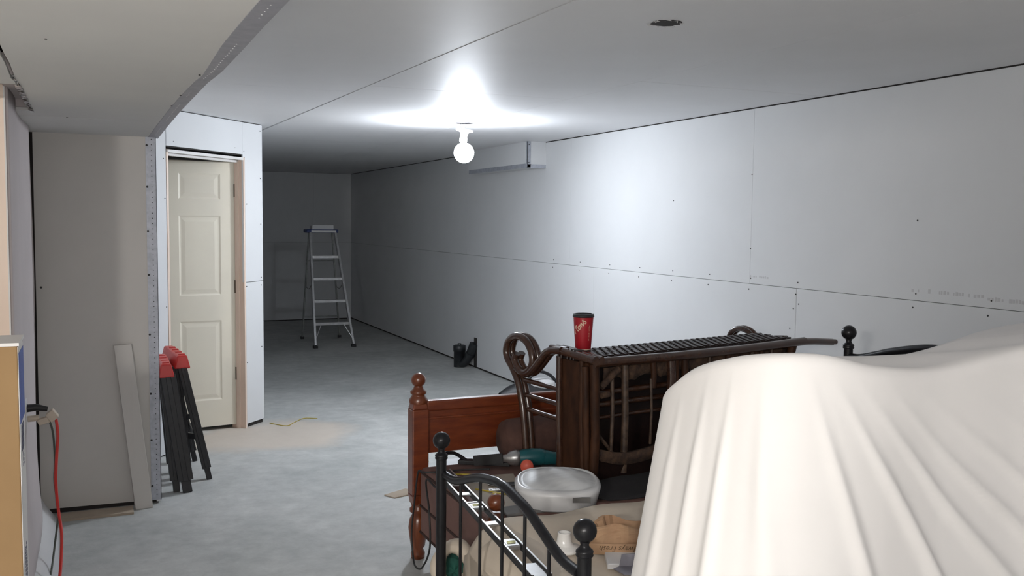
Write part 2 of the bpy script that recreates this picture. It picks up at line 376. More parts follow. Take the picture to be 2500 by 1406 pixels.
b.prism(rim, (0, 0, .001)); hole = b.build('cut_hole', GAP, ce)
b = B()
for k in range(22):
    t = 2*PI*k/22; c_ = V(1.886+.056*math.cos(t), 2.90+.056*math.sin(t), H-.0035)
    b.add([c_+V(rr.uniform(-.014, .014), rr.uniform(-.014, .014), 0), c_+V(rr.uniform(-.014, .014), rr.uniform(-.014, .014), -.002), c_+V(rr.uniform(-.012, .012), rr.uniform(-.012, .012), -.004)], [(0, 1, 2)])
b.build('torn_paper', WHITEP, ce, kind='stuff')

# box-out (duct chase) high on the right wall
bx = B().box((3.575, 7.695, 2.10), (W, 9.1, H-.002)).build('wall_box_out', GAP, **ST)
X0 = 3.562
B().box((X0, 7.68, 2.092), (X0+.0125, 9.11, H-.002)).build('drywall_panel', DRY, bx)
B().box((X0+.013, 7.68, 2.092), (W, 7.6925, H-.002)).build('drywall_panel', DRY, bx)
B().box((X0, 7.68, 2.079), (W, 9.11, 2.0915)).build('drywall_panel', DRY, bx)
b = B(); b.box((X0-.003, 7.675, 2.075), (X0+.03, 7.68, H-.004)); b.box((X0-.003, 7.675, 2.075), (X0, 7.70, H-.004)); b.box((X0-.003, 7.675, 2.075), (W, 7.68, 2.105)); b.box((X0-.004, 7.675, 2.074), (X0, 9.11, 2.112)); b.box((X0-.004, 7.675, 2.072), (W, 7.71, 2.075))
b.build('corner_bead', BEAD, bx)
screws([(X0+.012, 7.674, z) for z in (2.12, 2.28)]+[(X0+.03, 7.674, 2.1)], (0, -1, 0), bx)

# diagonal closet wall with its door
A = V(.409, 6.584, 0); D = V(.682, .731, 0).normalized(); N = V(.731, -.682, 0).normalized()
wd = B()
wd.obox(A-D*.2-N*.1, D*.245, N*.086, V(0, 0, H)); wd.obox(A+D*.917-N*.1, D*.225, N*.086, V(0, 0, H)); wd.obox(A+D*.045-N*.1, D*.872, N*.086, V(0, 0, 0)+V(0, 0, .0001))
wd = B().obox(A-D*.2-N*.1, D*.245, N*.086, V(0, 0, H)).obox(A+D*.917-N*.1, D*.225, N*.086, V(0, 0, H)).obox(A+D*.045-N*.1+V(0, 0, 2.06), D*.872, N*.086, V(0, 0, .25)).build('wall_closet', GAP, **ST)
def dsheet(s0, s1, z0, z1, off=0): B().obox(A+D*s0-N*(.0125-off)+V(0, 0, z0), D*(s1-s0), N*.0125, V(0, 0, z1-z0)).build('drywall_sheet', DRY, wd, bevel=.0015, seg=1)
dsheet(-.12, .046, .01, H-.006); dsheet(.049, .892, 2.068, H-.006, .002); dsheet(.895, 1.147, 1.113, H-.006); dsheet(.917, 1.147, .03, 1.109)
def dp(s, z): return A+D*s+N*.0003+V(0, 0, z)
screws([dp(.02, 1.98), dp(.03, 1.72), dp(.03, 1.0), dp(.03, .4), dp(.12, 2.10), dp(.80, 2.11), dp(.91, 2.09), dp(1.12, 2.26), dp(1.12, 1.9), dp(1.12, 1.55), dp(1.12, 1.14), dp(1.12, 1.08), dp(.94, 1.7), dp(.93, 1.08), dp(.93, .5), dp(1.12, .6)], N, wd)
# closet interior and the wall that runs back from the corner
B().obox(A+D*1.147-N*.0125, -N*.12, V(0, 7.4, 0), V(0, 0, H-.002)).build('wall_corridor', DRY, **ST)
B().box((-1.6, 6.45, 0), (-1.5, 9.6, H)).box((-1.6, 9.5, 0), (1.0, 9.6, H)).box((-1.6, 6.45, 0), (.30, 6.5, H)).build('wall_closet_inside', DRYL, **ST)
# door frame
fr_ = B(); J = .115
fr_.obox(A+D*.046-N*J, D*.018, N*(J+.004), V(0, 0, 2.045)).obox(A+D*.897-N*J, D*.018, N*(J+.004), V(0, 0, 2.045))
frm = fr_.build('door_frame_1', PINK, **ST)
B().obox(A+D*.046-N*J+V(0, 0, 2.025), D*.869, N*(J+.004), V(0, 0, .02)).build('head_jamb', WHITEP, frm)
B().obox(A+D*.064-N*.085+V(0, 0, 2.008), D*.833, N*.04, V(0, 0, .016)).build('door_stop', WHITEP, frm)
B().obox(A+D*.885-N*.068, D*.012, N*.03, V(0, 0, 2.01)).build('door_stop', PINK, frm)
B().obox(A+D*.912-N*.004, D*.006, N*.009, V(0, 0, 2.05)).build('frame_edge', WHITEP, frm)
# six-panel door swung inwards
hp = A+D*.893-N*.075; ang = .13
dX = V(-math.cos(ang), -math.sin(ang), 0); dN = V(math.sin(ang), -math.cos(ang), 0)   # dN towards camera
door = B().obox(hp-dN*.035+V(0, 0, .03), dX*.80, dN*.027, V(0, 0, 1.98)).build('door_1', CREAM, kind='structure')
rowsz = [(.23, .83), (1.02, 1.61), (1.73, 1.92)]; cols = [(.105, .405), (.50, .70)]
def lay(s0, s1, z0, z1): B().obox(hp-dN*.008+dX*s0+V(0, 0, z0), dX*(s1-s0), dN*.008, V(0, 0, z1-z0)).build('rail' if s1-s0 > z1-z0 else 'stile', CREAM, door)
lay(0, .105, .03, 2.01); lay(.405, .50, .03, 2.01); lay(.70, .80, .03, 2.01)
for c0, c1 in cols:
    zz = .03
    for z0, z1 in rowsz+[(2.01, 2.01)]: lay(c0, c1, zz, z0); zz = z1
    for z0, z1 in rowsz:
        o = hp-dN*.008+dX*c0+V(0, 0, z0); wdt = c1-c0; hh = z1-z0
        def q(i, dep): return [o+dX*i+V(0, 0, i)+dN*dep, o+dX*(wdt-i)+V(0, 0, i)+dN*dep, o+dX*(wdt-i)+V(0, 0, hh-i)+dN*dep, o+dX*i+V(0, 0, hh-i)+dN*dep]
        b = B(); b.grid([q(0, .0078), q(.012, .003), q(.020, .003), q(.045, .0065)], closed=True, smooth=False); b.add(q(.045, .0065), [(0, 1, 2, 3)])
        b.build('raised_panel', CREAM, door)
for z in (.42, 1.08, 1.80):
    b = B().obox(hp+dX*(-.004)+dN*.0+V(0, 0, z-.045), -dX*.002+D*.012, dN*.004+N*.012, V(0, 0, .09)); b.tube([hp+dN*.006+V(0, 0, z-.048), hp+dN*.006+V(0, 0, z+.048)], .007, 8)
    b.build('hinge', HINGE, door)

# ------------------------------------------------------------------ bare bulb
bp = V(2.495, 6.518, H)
bl = thing('bare_bulb_light', 'lit bare globe bulb in a white lampholder hanging from the ceiling by its wires', 'light', bp)
B().lathe((2.495, 6.50, H-.002), [(.0, -.003), (.055, -.003), (.058, 0), (.0, 0)], 24).build('ceiling_box_cover', GREYB, bl)
ax = V(.02, -.16, -1).normalized(); dc = V(2.507, 6.512, 2.262)
for s_ in (-.012, .012):
    B().tube(smooth_path([V(2.495+s_, 6.512, H), V(2.492+s_*1.6, 6.515, 2.29), V(2.503+s_, 6.512, 2.262)], 6), .0016, 6).build('wire', WPLAST, bl)
tilt = V(-.12, .02, -1).normalized()
B().lathe(dc, [(.0, -.004), (.064, 0), (.066, .006), (.062, .011), (.035, .018), (.028, .030), (.026, .055), (.029, .062), (.029, .085), (.024, .092), (.0, .092)], 32, tilt).build('lampholder', PORC, bl)
bc = V(2.499, 6.500, 2.092)
B().lathe(dc+tilt*.085, [(.0, 0), (.020, 0), (.020, .03), (.026, .045), (.0, .05)], 24, tilt).build('bulb_base', SILV, bl)
B().ball(bc, .074, 40, 24).build('glass_globe', GLOW, bl, label='glowing white globe, enlarged to stand for the glare round the bulb')  # globe made larger than the bulb, its glare put into the shape

# ------------------------------------------------------------------ drain stub with its branch, by the right wall
dr = thing('drain_pipe', 'short black plastic drain stub on the floor with an elbow into the right wall', 'pipe', (3.62, 9.5, 0))
B().lathe((3.615, 9.50, 0), [(.062, 0), (.062, .17), (.068, .17), (.068, .235), (.055, .24), (.0, .24)], 24).build('stub_pipe', ABS, dr)
B().lathe((3.615, 9.50, .238), [(.02, 0), (.02, .02), (0, .02)], 10).build('cleanout_plug', ABS, dr)
B().tube(smooth_path([V(3.62, 9.47, .03), V(3.66, 9.42, .07), V(3.70, 9.37, .17), V(3.725, 9.34, .27)], 5), [.045]*10+[.05]*6, 16).build('branch_pipe', ABS, dr)
B().lathe((3.685, 9.385, .13), [(.054, 0), (.056, .03)], 16, (.25, -.3, 1)).build('collar', ABS, dr)
B().box((W-.003, 9.31, .02), (W+.001, 9.39, .33)).build('cut_slot', GAP, wr)

# ------------------------------------------------------------------ stepladder at the far end
ld = thing('step_ladder', 'aluminium five-foot stepladder with blue top standing open near the far wall', 'ladder', (2.7, 11.9, 0))
FL, FR = V(2.467, 11.478, 0), V(2.945, 11.466, 0); TL, TR = V(2.52, 12.02, 1.44), V(2.84, 12.02, 1.44)
def fp(side, z): a, b_ = (FL, TL) if side == 0 else (FR, TR); return a+(b_-a)*(z/1.44)
for s_ in (0, 1):
    B().beam(fp(s_, .03), fp(s_, 1.43), .06, .024, (1, 0, 0)).build('side_rail', ALU, ld)
    p = fp(s_, 0); B().box((p.x-.025, p.y-.035, 0), (p.x+.025, p.y+.035, .03)).build('rubber_foot', BLKP, ld)
for z in (.30, .575, .85, 1.125):
    a, b_ = fp(0, z), fp(1, z)
    B().box((a.x, a.y-.005, z-.012), (b_.x, a.y+.085, z)).box((a.x, a.y-.008, z-.032), (b_.x, a.y, z)).build('step', ALU, ld)
for s_, z0 in ((0, .08), (1, .08)):
    a = fp(s_, z0+.02); c_ = fp(s_, .29); sg = 1 if s_ == 0 else -1
    B().beam(a+V(0, -.02, 0), V(c_.x+sg*.085, c_.y-.01, .285), .006, .022, (0, 1, 0)).build('knee_brace', ALU, ld)
RL, RR = V(2.50, 12.44, 0), V(3.00, 12.44, 0); QL, QR = V(2.53, 12.12, 1.42), V(2.83, 12.12, 1.42)
for a, c_ in ((RL, QL), (RR, QR)):
    B().beam(a+V(0, 0, .02), c_, .03, .018, (1, 0, 0)).build('rear_rail', ALUD, ld)
    B().box((a.x-.02, a.y-.025, 0), (a.x+.02, a.y+.025, .03)).build('rubber_foot', BLKP, ld)
for z in (.3, 1.05):
    t = z/1.42; a = RL+(QL-RL)*t; c_ = RR+(QR-RR)*t
    B().tube([a, c_], .008, 8).build('rear_bar', ALUD, ld)
for s_ in (0, 1):
    a = fp(s_, .78); r_ = (RL+(QL-RL)*.5) if s_ == 0 else (RR+(QR-RR)*.5); mid = (a+r_)/2+V(0, 0, -.05)
    B().tube(smooth_path([a+V(0, .03, 0), mid, r_], 4), .005, 6).build('spreader', ALUD, ld)
B().box((2.47, 11.98, 1.415), (2.88, 12.19, 1.46)).build('top_cap', BLUE, ld, bevel=.01)
B().box((2.53, 11.978, 1.42), (2.85, 11.981, 1.452)).build('label', WPLAST, ld, label='white label on the cap')
b = B(); b.box((2.545, 12.0, 1.46), (2.82, 12.16, 1.464)); b.prism([(2.545, 12.0, 1.462), (2.82, 12.0, 1.462), (2.815, 11.985, 1.515), (2.55, 11.985, 1.515)], (0, .004, 0)); b.box((2.55, 12.155, 1.464), (2.815, 12.16, 1.505)); b.box((2.545, 12.0, 1.464), (2.55, 12.16, 1.505)); b.box((2.815, 12.0, 1.464), (2.82, 12.16, 1.505))
tr_ = b.build('mud_tray', WPLAST, None, (2.68, 12.08, 1.46), label='white tray standing on top of the stepladder', category='tray')

# ------------------------------------------------------------------ folded sawhorses against the closet wall
def sawhorse(x, y, feet, top, label, ln=.50, sk=.045):
    t = thing('sawhorse', label, 'sawhorse', (x, y, 0), 'folded sawhorses by the closet door')
    fx, fy, fz = top
    B().hexa([(fx-.05, fy, fz-.05), (fx+.045, fy, fz-.05), (fx+.045-sk, fy+ln, fz-.05), (fx-.05-sk, fy+ln, fz-.05), (fx-.03, fy+.01, fz+.03), (fx+.025, fy+.01, fz+.03), (fx+.025-sk, fy+ln, fz+.03), (fx-.03-sk, fy+ln, fz+.03)]).build('top_beam', RED, t, bevel=.008)
    for k in range(4):
        yy = fy+.05+k*.11; xx = fx-sk*(k*.11/ln)
        B().box((xx-.022, yy, fz+.028), (xx+.018, yy+.05, fz+.034)).build('grip_pad', RED, t, bevel=.003)
    for (px, py), (qx, dy), wd_ in feet:
        a = V(px, py, .0); c_ = V(qx, dy, fz-.04)
        b = B(); b.beam(a+(c_-a)*.10, c_, wd_, .045, (0, 1, 0)); b.beam(a, a+(c_-a)*.13, wd_*.62, .035, (0, 1, 0))
        b.beam(a+(c_-a)*.10+V(0, -.024, 0), c_+V(0, -.024, 0), wd_*.35, .006, (0, 1, 0))
        b.build('leg', BLKP, t, bevel=.004)
    return t
s1 = sawhorse(.5, 6.1, [((.615, 5.90), (.47, 5.97), .052), ((.50, 6.0), (.44, 5.99), .05), ((.575, 6.38), (.43, 6.40), .05), ((.47, 6.36), (.42, 6.38), .04)], (.474, 5.94, .732), 'black folding sawhorse with red top, leg splayed towards the door')
B().beam(V(.565, 5.935, .26), V(.49, 6.0, .26), .02, .035).beam(V(.56, 5.94, .24), V(.55, 6.36, .24), .025, .035).build('cross_brace', BLKP, s1)
B().beam(V(.53, 5.95, .40), V(.48, 5.99, .36), .012, .03).build('latch', BLKP, s1)
s2 = sawhorse(.4, 5.9, [((.468, 5.66), (.375, 5.76), .085), ((.41, 5.69), (.36, 5.78), .06), ((.455, 6.12), (.37, 6.12), .045), ((.41, 6.12), (.36, 6.13), .045)], (.368, 5.73, .715), 'black folding sawhorse with red top, standing nearest the metal corner bead', .45, 0)
B().beam(V(.43, 5.70, .22), V(.44, 6.12, .22), .02, .04).build('cross_brace', BLKP, s2)

# leaning offcut against the return wall
b = B(); b.hexa([(.178, 5.415, 0), (.267, 5.42, 0), (.262, 5.445, 0), (.173, 5.44, 0), (.084, 5.468, .9), (.172, 5.468, .905), (.172, 5.494, .905), (.084, 5.494, .9)])
b.build('leaning_board', DRYL, None, (.22, 5.43, 0), bevel=.002, label='narrow drywall offcut leaning against the return wall beside the metal bead', category='board')
# white strip along the foot of the left wall
rows = []
for i in range(13):
    y = 5.36-.07*i*1.6; rows.append([V(-.285+.0*i, y, .11+.02*math.sin(i*.7) if i > 0 else .13), V(-.24, y, .055+.01*math.sin(i)), V(-.205+.004*i, y, .004)])
B().grid(rows).build('white_strip', WPLAST, None, (-.25, 4.8, 0), solid=.004, label='white plastic strip lying along the foot of the left wall', category='strip')

# outlet with plug, adapter and cords
ol = thing('wall_outlet', 'white wall outlet plate on the left wall with plugs in it', 'outlet', (-.3, 4.6, .72))
B().box((-.300, 4.565, .655), (-.289, 4.64, .79)).build('cover_plate', WPLAST, ol, bevel=.002)
B().box((-.29, 4.585, .73), (-.287, 4.62, .765)).box((-.29, 4.585, .68), (-.287, 4.62, .715)).build('receptacle', WPLAST, ol)
pa = thing('power_adapter', 'dark plug and dusty triple tap sticking out of the left wall outlet', 'adapter', (-.25, 4.6, .72))
B().tube([V(-.287, 4.6, .748), V(-.25, 4.6, .75), V(-.205, 4.6, .74)], [.018, .016, .010], 10).build('plug', BLKC, pa)
B().obox(V(-.215, 4.575, .715), V(.03, 0, .025), V(0, .05, 0), V(.025, 0, -.035)).obox(V(-.25, 4.58, .695), V(.045, 0, .012), V(0, .04, 0), V(.01, 0, -.025)).build('triple_tap', CANV, pa, bevel=.004)
B().tube([V(-.285, 4.6, .70), V(-.24, 4.6, .703)], .014, 8).build('plug', CANV, pa)
cord = [V(-.185, 4.6, .722), V(-.172, 4.59, .69), V(-.166, 4.58, .62), V(-.172, 4.57, .54), V(-.178, 4.56, .44), V(-.176, 4.56, .36), V(-.170, 4.56, .28), V(-.158, 4.5, .2), V(-.16, 4.42, .1), V(-.165, 4.3, .02), V(-.14, 4.1, .008), V(-.1, 3.7, .008), V(-.12, 3.2, .008)]
B().tube(smooth_path(cord, 6), .0065, 8).build('extension_cord', REDC, None, (-.17, 4.5, 0), label='red extension cord hanging from the left wall outlet to the floor', category='cord')
cord = [V(-.225, 4.61, .70), V(-.20, 4.61, .68), V(-.186, 4.61, .62), V(-.182, 4.62, .5), V(-.186, 4.63, .4), V(-.176, 4.66, .25), V(-.19, 4.62, .12), V(-.20, 4.5, .05), V(-.21, 4.3, .01), V(-.2, 4.0, .008), V(-.2, 3.5, .008)]
B().tube(smooth_path(cord, 6), .0045, 8).build('power_cable', GREYC, None, (-.19, 4.6, 0), label='thin grey-green cord hanging just behind the red one', category='cable')

# tall carton at the left edge
cx1 = -.18
cb = thing('tall_carton', 'tall brown cardboard carton with blue and white printed edge at the left of the picture', 'carton', (-.4, 2.68, 0))
B().box((-.72, 2.6, 0), (cx1, 2.775, 1.275)).build('carton_body', KRAFT, cb, bevel=.003)
B().box((-.72, 2.595, 1.275), (cx1+.004, 2.775, 1.283)).build('top_edge', WHITEP, cb)
B().prism([(cx1+.0003, 2.598, 0), (cx1+.0003, 2.77, 0), (cx1+.0003, 2.77, 1.262), (cx1+.0003, 2.745, 1.272), (cx1+.0003, 2.598, 1.272)], (.0012, 0, 0)).build('printed_edge', WHITEP, cb)
B().box((cx1+.0016, 2.615, 1.075), (cx1+.0024, 2.768, 1.255)).build('blue_band', BLUEP, cb)
b = B(); rr = random.Random(4)
for k in range(20): b.box((cx1+.0016, 2.64, 1.065-k*.0035), (cx1+.0022, 2.72, 1.065-k*.0035+.0012*rr.choice((1, 1.6))))
b.build('barcode', INK, cb, kind='stuff')
b = B()
for z0, z1, ys_ in ((.955, .995, (2.67, 2.70)), (.60, .74, (2.66, 2.68, 2.70, 2.72)), (.44, .54, (2.69, 2.71)), (.40, .54, (2.73,))):
    for y_ in ys_:
        z = z0
        while z < z1:
            h_ = rr.uniform(.004, .012); b.box((cx1+.0016, y_, z), (cx1+.0022, y_+.006, z+h_)); z += h_+.003
b.build('small_print', INK, cb, kind='stuff')
B().box((cx1+.0016, 2.60, .2), (cx1+.0024, 2.768, .345)).build('grey_band', GREYB, cb)
# scrap of card on the floor
B().prism([(1.505, 5.16, .001), (1.655, 5.235, .001), (1.72, 5.14, .001), (1.545, 5.085, .001)], (0, 0, .006)).build('cardboard_scrap', CARDB, None, (1.6, 5.15, 0), label='small tan cardboard scrap on the floor left of the wooden bed post', category='cardboard')
B().tube(smooth_path([V(1.22, 7.35, .004), V(1.32, 7.2, .004), V(1.40, 7.3, .004), V(1.5, 7.42, .006), V(1.6, 7.38, .004)], 5), .003, 6).build('wire_offcut', YEL, None, (1.4, 7.3, 0), label='thin yellow wire offcut on the floor by the closet corner', category='wire')

# ------------------------------------------------------------------ wooden bed with its brown mattress
wbd = thing('wooden_bed', 'red-brown pine bed with ball finials, tipped bench and tools on it', 'bed', (1.37, 4.12, 0))
def post(px, py, top, br, h0, hs):
    """square post between turned foot and turned ball top"""
    k = .040
    sq = B()
    sq.hexa([(px-k*.8, py-k*.8, h0), (px+k*.8, py-k*.8, h0), (px+k*.8, py+k*.8, h0), (px-k*.8, py+k*.8, h0), (px-k, py-k, h0+.05), (px+k, py-k, h0+.05), (px+k, py+k, h0+.05), (px-k, py+k, h0+.05)])
    sq.box((px-k, py-k, h0+.05), (px+k, py+k, hs-.03))
    sq.hexa([(px-k, py-k, hs-.03), (px+k, py-k, hs-.03), (px+k, py+k, hs-.03), (px-k, py+k, hs-.03), (px-k*.75, py-k*.75, hs), (px+k*.75, py-k*.75, hs), (px+k*.75, py+k*.75, hs), (px-k*.75, py+k*.75, hs)])
    p = sq.build('post', PINE, wbd, bevel=.006)
    if h0 > .05:
        B().lathe((px, py, 0), [(.0, 0), (.032, 0), (.034, .025), (.024, .045), (.034, .06), (.042, .11), (.046, .15), (.040, .19), (.026, .215), (.040, .225), (.040, .24), (.030, .25), (.036, h0+.01)], 24).build('turned_foot', PINEV, p)
    f = B().lathe((px, py, hs), [(.042, -.005), (.045, .012), (.033, .03), (.030, .036), (.038, .042), (.039, .052), (.026, .062), (.021, .075), (.02, .082)], 24)
    f.ball((px, py, top-br), br, 28, 18)
    f.build('ball_finial', PINEV, p)
post(1.372, 4.14, .884, .0345, .26, .745)
post(1.385, 3.235, .555, .034, .02, .40)
pn = B().box((1.405, 4.13, .50), (2.9, 4.152, .735)).build('footboard_panel', PINE, wbd, bevel=.004)
B().box((1.405, 4.117, .70), (2.9, 4.165, .752)).build('cap_rail', PINE, wbd, bevel=.010, seg=3)
B().box((1.415, 4.12, .662), (2.9, 4.13, .672)).build('moulding', PINE, wbd, bevel=.003)
# slatted spring box / mattress
B().box((1.365, 3.275, .12), (3.0, 4.10, .448)).build('mattress', BROWN, wbd, bevel=.025, seg=4, label='dark brown mattress')
for z in (.145, .27, .43):
    B().tube([V(1.364, 3.33, z), V(1.364, 4.08, z)], .006, 8).build('piping', BROWND, wbd)
# white sheet standing behind, under the panel
B().prism([(1.62, 4.60, 0), (2.7, 4.60, 0), (2.95, 5.70, 0), (2.02, 5.70, 0)], (0, 0, .03)).build('white_board', WPLAST, None, (2.0, 5.1, 0), label='white board lying on the floor, seen through the gap under the wooden bed panel', category='board')
# dark sheet added to stand for the shade on the mattress's right part
rows = []; rr = random.Random(9)
for i in range(25):
    row = []
    for k in range(30):
        x = 1.90+1.06*k/29; y = 3.22+.86*i/24
        x2 = x+(.0 if k else .03*math.sin(i*.9)+.0)-(.0+.12*max(0, .5-abs(i/24-.25)))*(1 if k < 3 else 0)
        z = .464+.005*math.sin(x*19+y*7)+.005*math.sin(y*23-x*5)
        if i == 0: z = .43
        row.append(V(x2, y, z))
    rows.append(row)
B().grid(rows[1:]).build('dark_shade_sheet', DARKC, None, (2.2, 3.6, .5), solid=.006, label='dark sheet added for the shade on the mattress under the tipped bench', category='shade sheet')

# brown bolster cushion
b = B()
prof = [(0, 0), (.065, .004), (.09, .02), (.099, .05), (.101, .2), (.101, .6), (.099, .75), (.09, .79), (0, .80)]
b.lathe(V(1.70, 3.90, .625), prof, 32, (1, .03, 0)); SHIFT = V(.04, .115, -.067); b.build('bolster_cushion', CUSH, None, (2.1, 3.9, .51), label='round brown bolster cushion lying behind the tipped bench', category='cushion')

SHIFT = V(0, 0, 0)
# dark bag by the right wall beyond the beds
bg = thing('dark_duffel_bag', 'dark bag with a pale top lying on the floor by the right wall', 'bag', (3.25, 6.95, 0))
rows = []
for i in range(13):
    t = i/12; rows.append([V(3.0+.55*t, 6.95, .0)+V(0, .13*math.cos(a_)*(math.sin(PI*min(max(t, .03), .97))**.4), .14+.14*math.sin(a_)*(math.sin(PI*min(max(t, .03), .97))**.4)) for a_ in [2*PI*k/16 for k in range(16)]])
B().grid(rows, closed=True).build('bag_body', BLKP, bg)
B().ball((3.36, 6.93, .25), .10, 16, 10, (1.3, .9, .5)).build('pale_flap', WPLAST, bg)
B().tube(smooth_path([V(3.2, 6.9, .27), V(3.3, 6.88, .36), V(3.42, 6.9, .33), V(3.5, 6.92, .26)], 5), .014, 8).build('handle', BLKP, bg)

# ------------------------------------------------------------------ tipped rattan bench
O = V(1.79, 3.30, .505); U = V(.98, .2, 0).normalized(); Vv = V(-U.y, U.x, 0); Z = V(0, 0, 1)
def bp_(u, v, w_): return O+U*u+Vv*v+Z*(w_-.005)
bn = thing('rattan_bench', 'dark rattan bench tipped onto its side on the wooden bed, underside to the camera', 'bench', bp_(.6, .1, 0))
LB = 1.30
def pole(pts, r, m=RATT, name='pole', seg=10, parent=None, **k): return B().tube([bp_(*p) for p in pts], r, seg).build(name, m, parent or bn, **k)
# seat edge uppermost: woven wicker strip
wv = B()
for k in range(64):
    u0 = .06+k*(LB-.10)/64
    for j in range(7):
        v0 = -.035+j*.03
        if (k+j) % 2: wv.obox(bp_(u0, v0, .545), U*.017, Vv*.027, Z*.012)
        else: wv.obox(bp_(u0, v0, .545), U*.017, Vv*.027, Z*.007)
pn = B().obox(bp_(.03, -.05, .525), U*(LB-.05), Vv*.24, Z*.022).build('woven_top_edge', WICK, bn)
wv.build('wicker_weave', WICK, pn, kind='stuff')
pole([(.0, -.065, .537), (LB*.33, -.065, .530), (LB*.66, -.065, .529), (LB+.02, -.065, .537)], .020, RATT, 'front_pole')
pole([(.02, .18, .54), (LB, .18, .54)], .014, RATT, 'rear_pole')
for q_, (u_, r_) in enumerate(((-.008, .018), (.025, .015), (.055, .011))):
    pole([(u_, -.085 if q_ < 2 else -.05, .548), (u_, .09, .560), (u_, .20, .566)], r_, RATT, 'end_pole', 12)
b = B()
for v_ in (.04, .06, .08, .12, .14): b.tube([bp_(-.02, v_, .536), bp_(-.015, v_, .575), bp_(.05, v_, .568), bp_(.065, v_, .545)], .004, 6)
b.build('wicker_binding', WICK, bn, kind='stuff')
pole([(LB-.02, -.05, .535), (LB+.12, -.05, .528), (LB+.26, -.05, .515)], .017, RATT, 'projecting_pole')
pole([(LB+.19, -.035, .522), (LB+.30, -.04, .512)], .014, RATT, 'projecting_pole')
# left side: woven panel and uprights
B().obox(bp_(.0, -.03, .05), U*.012, Vv*.20, Z*.48).build('side_panel', RATTL, bn)
for v_, r_, m_ in ((.145, .014, RATT), (.0, .010, RATTL)):
    pole([(-.008, v_, .54), (-.006, v_, .3), (-.004, v_-.01, .05)], r_, m_, 'side_upright')
pole([(.012, -.055, .53), (.014, -.055, .40), (.022, -.055, .25), (.02, -.05, .10), (.02, -.045, .027)], .020, RATTL, 'corner_post')
pole([(-.016, -.03, .52), (-.014, -.035, .40), (-.008, -.035, .22), (.0, -.03, .10), (.002, -.03, .027)], .014, RATTL, 'corner_post')
# right end
pole([(LB-.05, -.055, .53), (LB-.10, -.055, .38), (LB-.13, -.05, .027)], .020, RATTL, 'corner_post')
B().obox(bp_(LB-.05, -.03, .09), U*.012, Vv*.20, Z*.45).build('side_panel', RATTL, bn)
# inside back and bottom
B().obox(bp_(.04, .16, .02), U*(LB-.09), Vv*.012, Z*.51).build('inner_panel', WICK, bn)
for w_ in (.46,):
    b = B()
    n_ = 40
    rows = [[bp_(.09+(LB-.15)*k/n_, -.012+.006*math.sin(k*2.1), .452+.012*math.sin(k*.9)+.006*math.sin(k*2.7)), bp_(.09+(LB-.15)*k/n_, -.018, .505)] for k in range(n_+1)]
    b.grid(rows); b.build('frayed_binding_band', BARK, bn, solid=.01)
for w_ in (.395, .345, .29):
    pole([(.05, .02, w_), (LB-.08, .02, w_-.005)], .013 if w_ > .3 else .009, RATT, 'cross_pole')
arc = [(.05, -.045, .155), (.15, -.05, .128), (.25, -.05, .122), (.36, -.05, .132), (.5, -.05, .155), (.7, -.05, .175), (1.0, -.05, .18), (LB-.12, -.045, .17)]
b = B(); P_ = smooth_path([bp_(*p) for p in arc], 8)
b.grid([[p+Z*.024-Vv*.010, p-Z*.024-Vv*.010, p-Z*.024+Vv*.014, p+Z*.024+Vv*.014] for p in P_], closed=True)
b.build('curved_bottom_rail', BARK, bn)
B().grid([[p-Z*.02, V(p.x, p.y, .512)+Vv*.03] for p in P_]).build('lower_skirt', WICK, bn)
for u_, r_, m_, z0, z1 in ((.125, .008, RATTP, .16, .49), (.195, .015, RATTP, .06, .51), (.345, .006, RATTP, .16, .44), (.355, .013, RATTL, .40, .51), (.46, .02, RATT, .36, .51), (.49, .014, RATTL, .22, .51), (.545, .016, RATTL, .12, .51), (.70, .007, RATTP, .16, .52), (.82, .014, RATTL, .12, .51), (.98, .008, RATTP, .30, .51), (1.05, .012, RATTL, .12, .51), (1.12, .007, RATTP, .3, .52)):
    pole([(u_, -.035, z0), (u_+.002, -.038, (z0+z1)/2), (u_-.002, -.035, z1)], r_, m_, 'strut')
pole([(.055, -.02, .245), (.135, -.03, .15)], .008, RATTP, 'diagonal_brace')
pole([(.06, -.04, .43), (.15, -.045, .50)], .014, BARK, 'diagonal_brace')
pole([(.045, -.06, .40), (.085, -.06, .402)], .012, BARK, 'binding_wrap')
# scroll arms rise away from the seat: two rods side by side
def arm(u0, dv=0, k=1):
    up_ = [(.355, .06), (.368, .17), (.385, .27), (.405, .34), (.43, .40), (.47, .45), (.505, .485), (.517, .52), (.50, .562), (.46, .588), (.415, .592), (.365, .575), (.33, .535), (.322, .49), (.345, .455), (.385, .440), (.425, .452), (.452, .485), (.44, .515)]
    dn = [(.44, .452), (.40, .437), (.35, .440), (.31, .468), (.27, .505), (.235, .538), (.20, .556), (.16, .562), (.12, .565)]
    for du in (-.015, .015):
        B().tube(smooth_path([bp_(u0+du, .42+(a_-.42)*k+dv, .40+(b_-.40)*k) for a_, b_ in up_], 5), .0165*k, 12).build('arm_scroll', RATT, bn)
        B().tube(smooth_path([bp_(u0+du, .42+(a_-.42)*k+dv, .40+(b_-.40)*k) for a_, b_ in dn], 5), .0165*k, 12).build('arm_curve', RATT, bn)
    for w0, w1, v0 in ((.402, .398, .40), (.338, .335, .385), (.277, .272, .37)):
        pole([(u0, v0+dv, w0), (u0, .14+dv, w1)], .0105, RATT, 'arm_rung')
arm(0.0); arm(1.30, -.13, .85)
FAR = 1.07
def enlarge(o):
    c_ = V(0, 0, CAM_H); o.location = c_+(o.location-c_)*FAR; o.scale = (FAR,)*3
enlarge(bn)

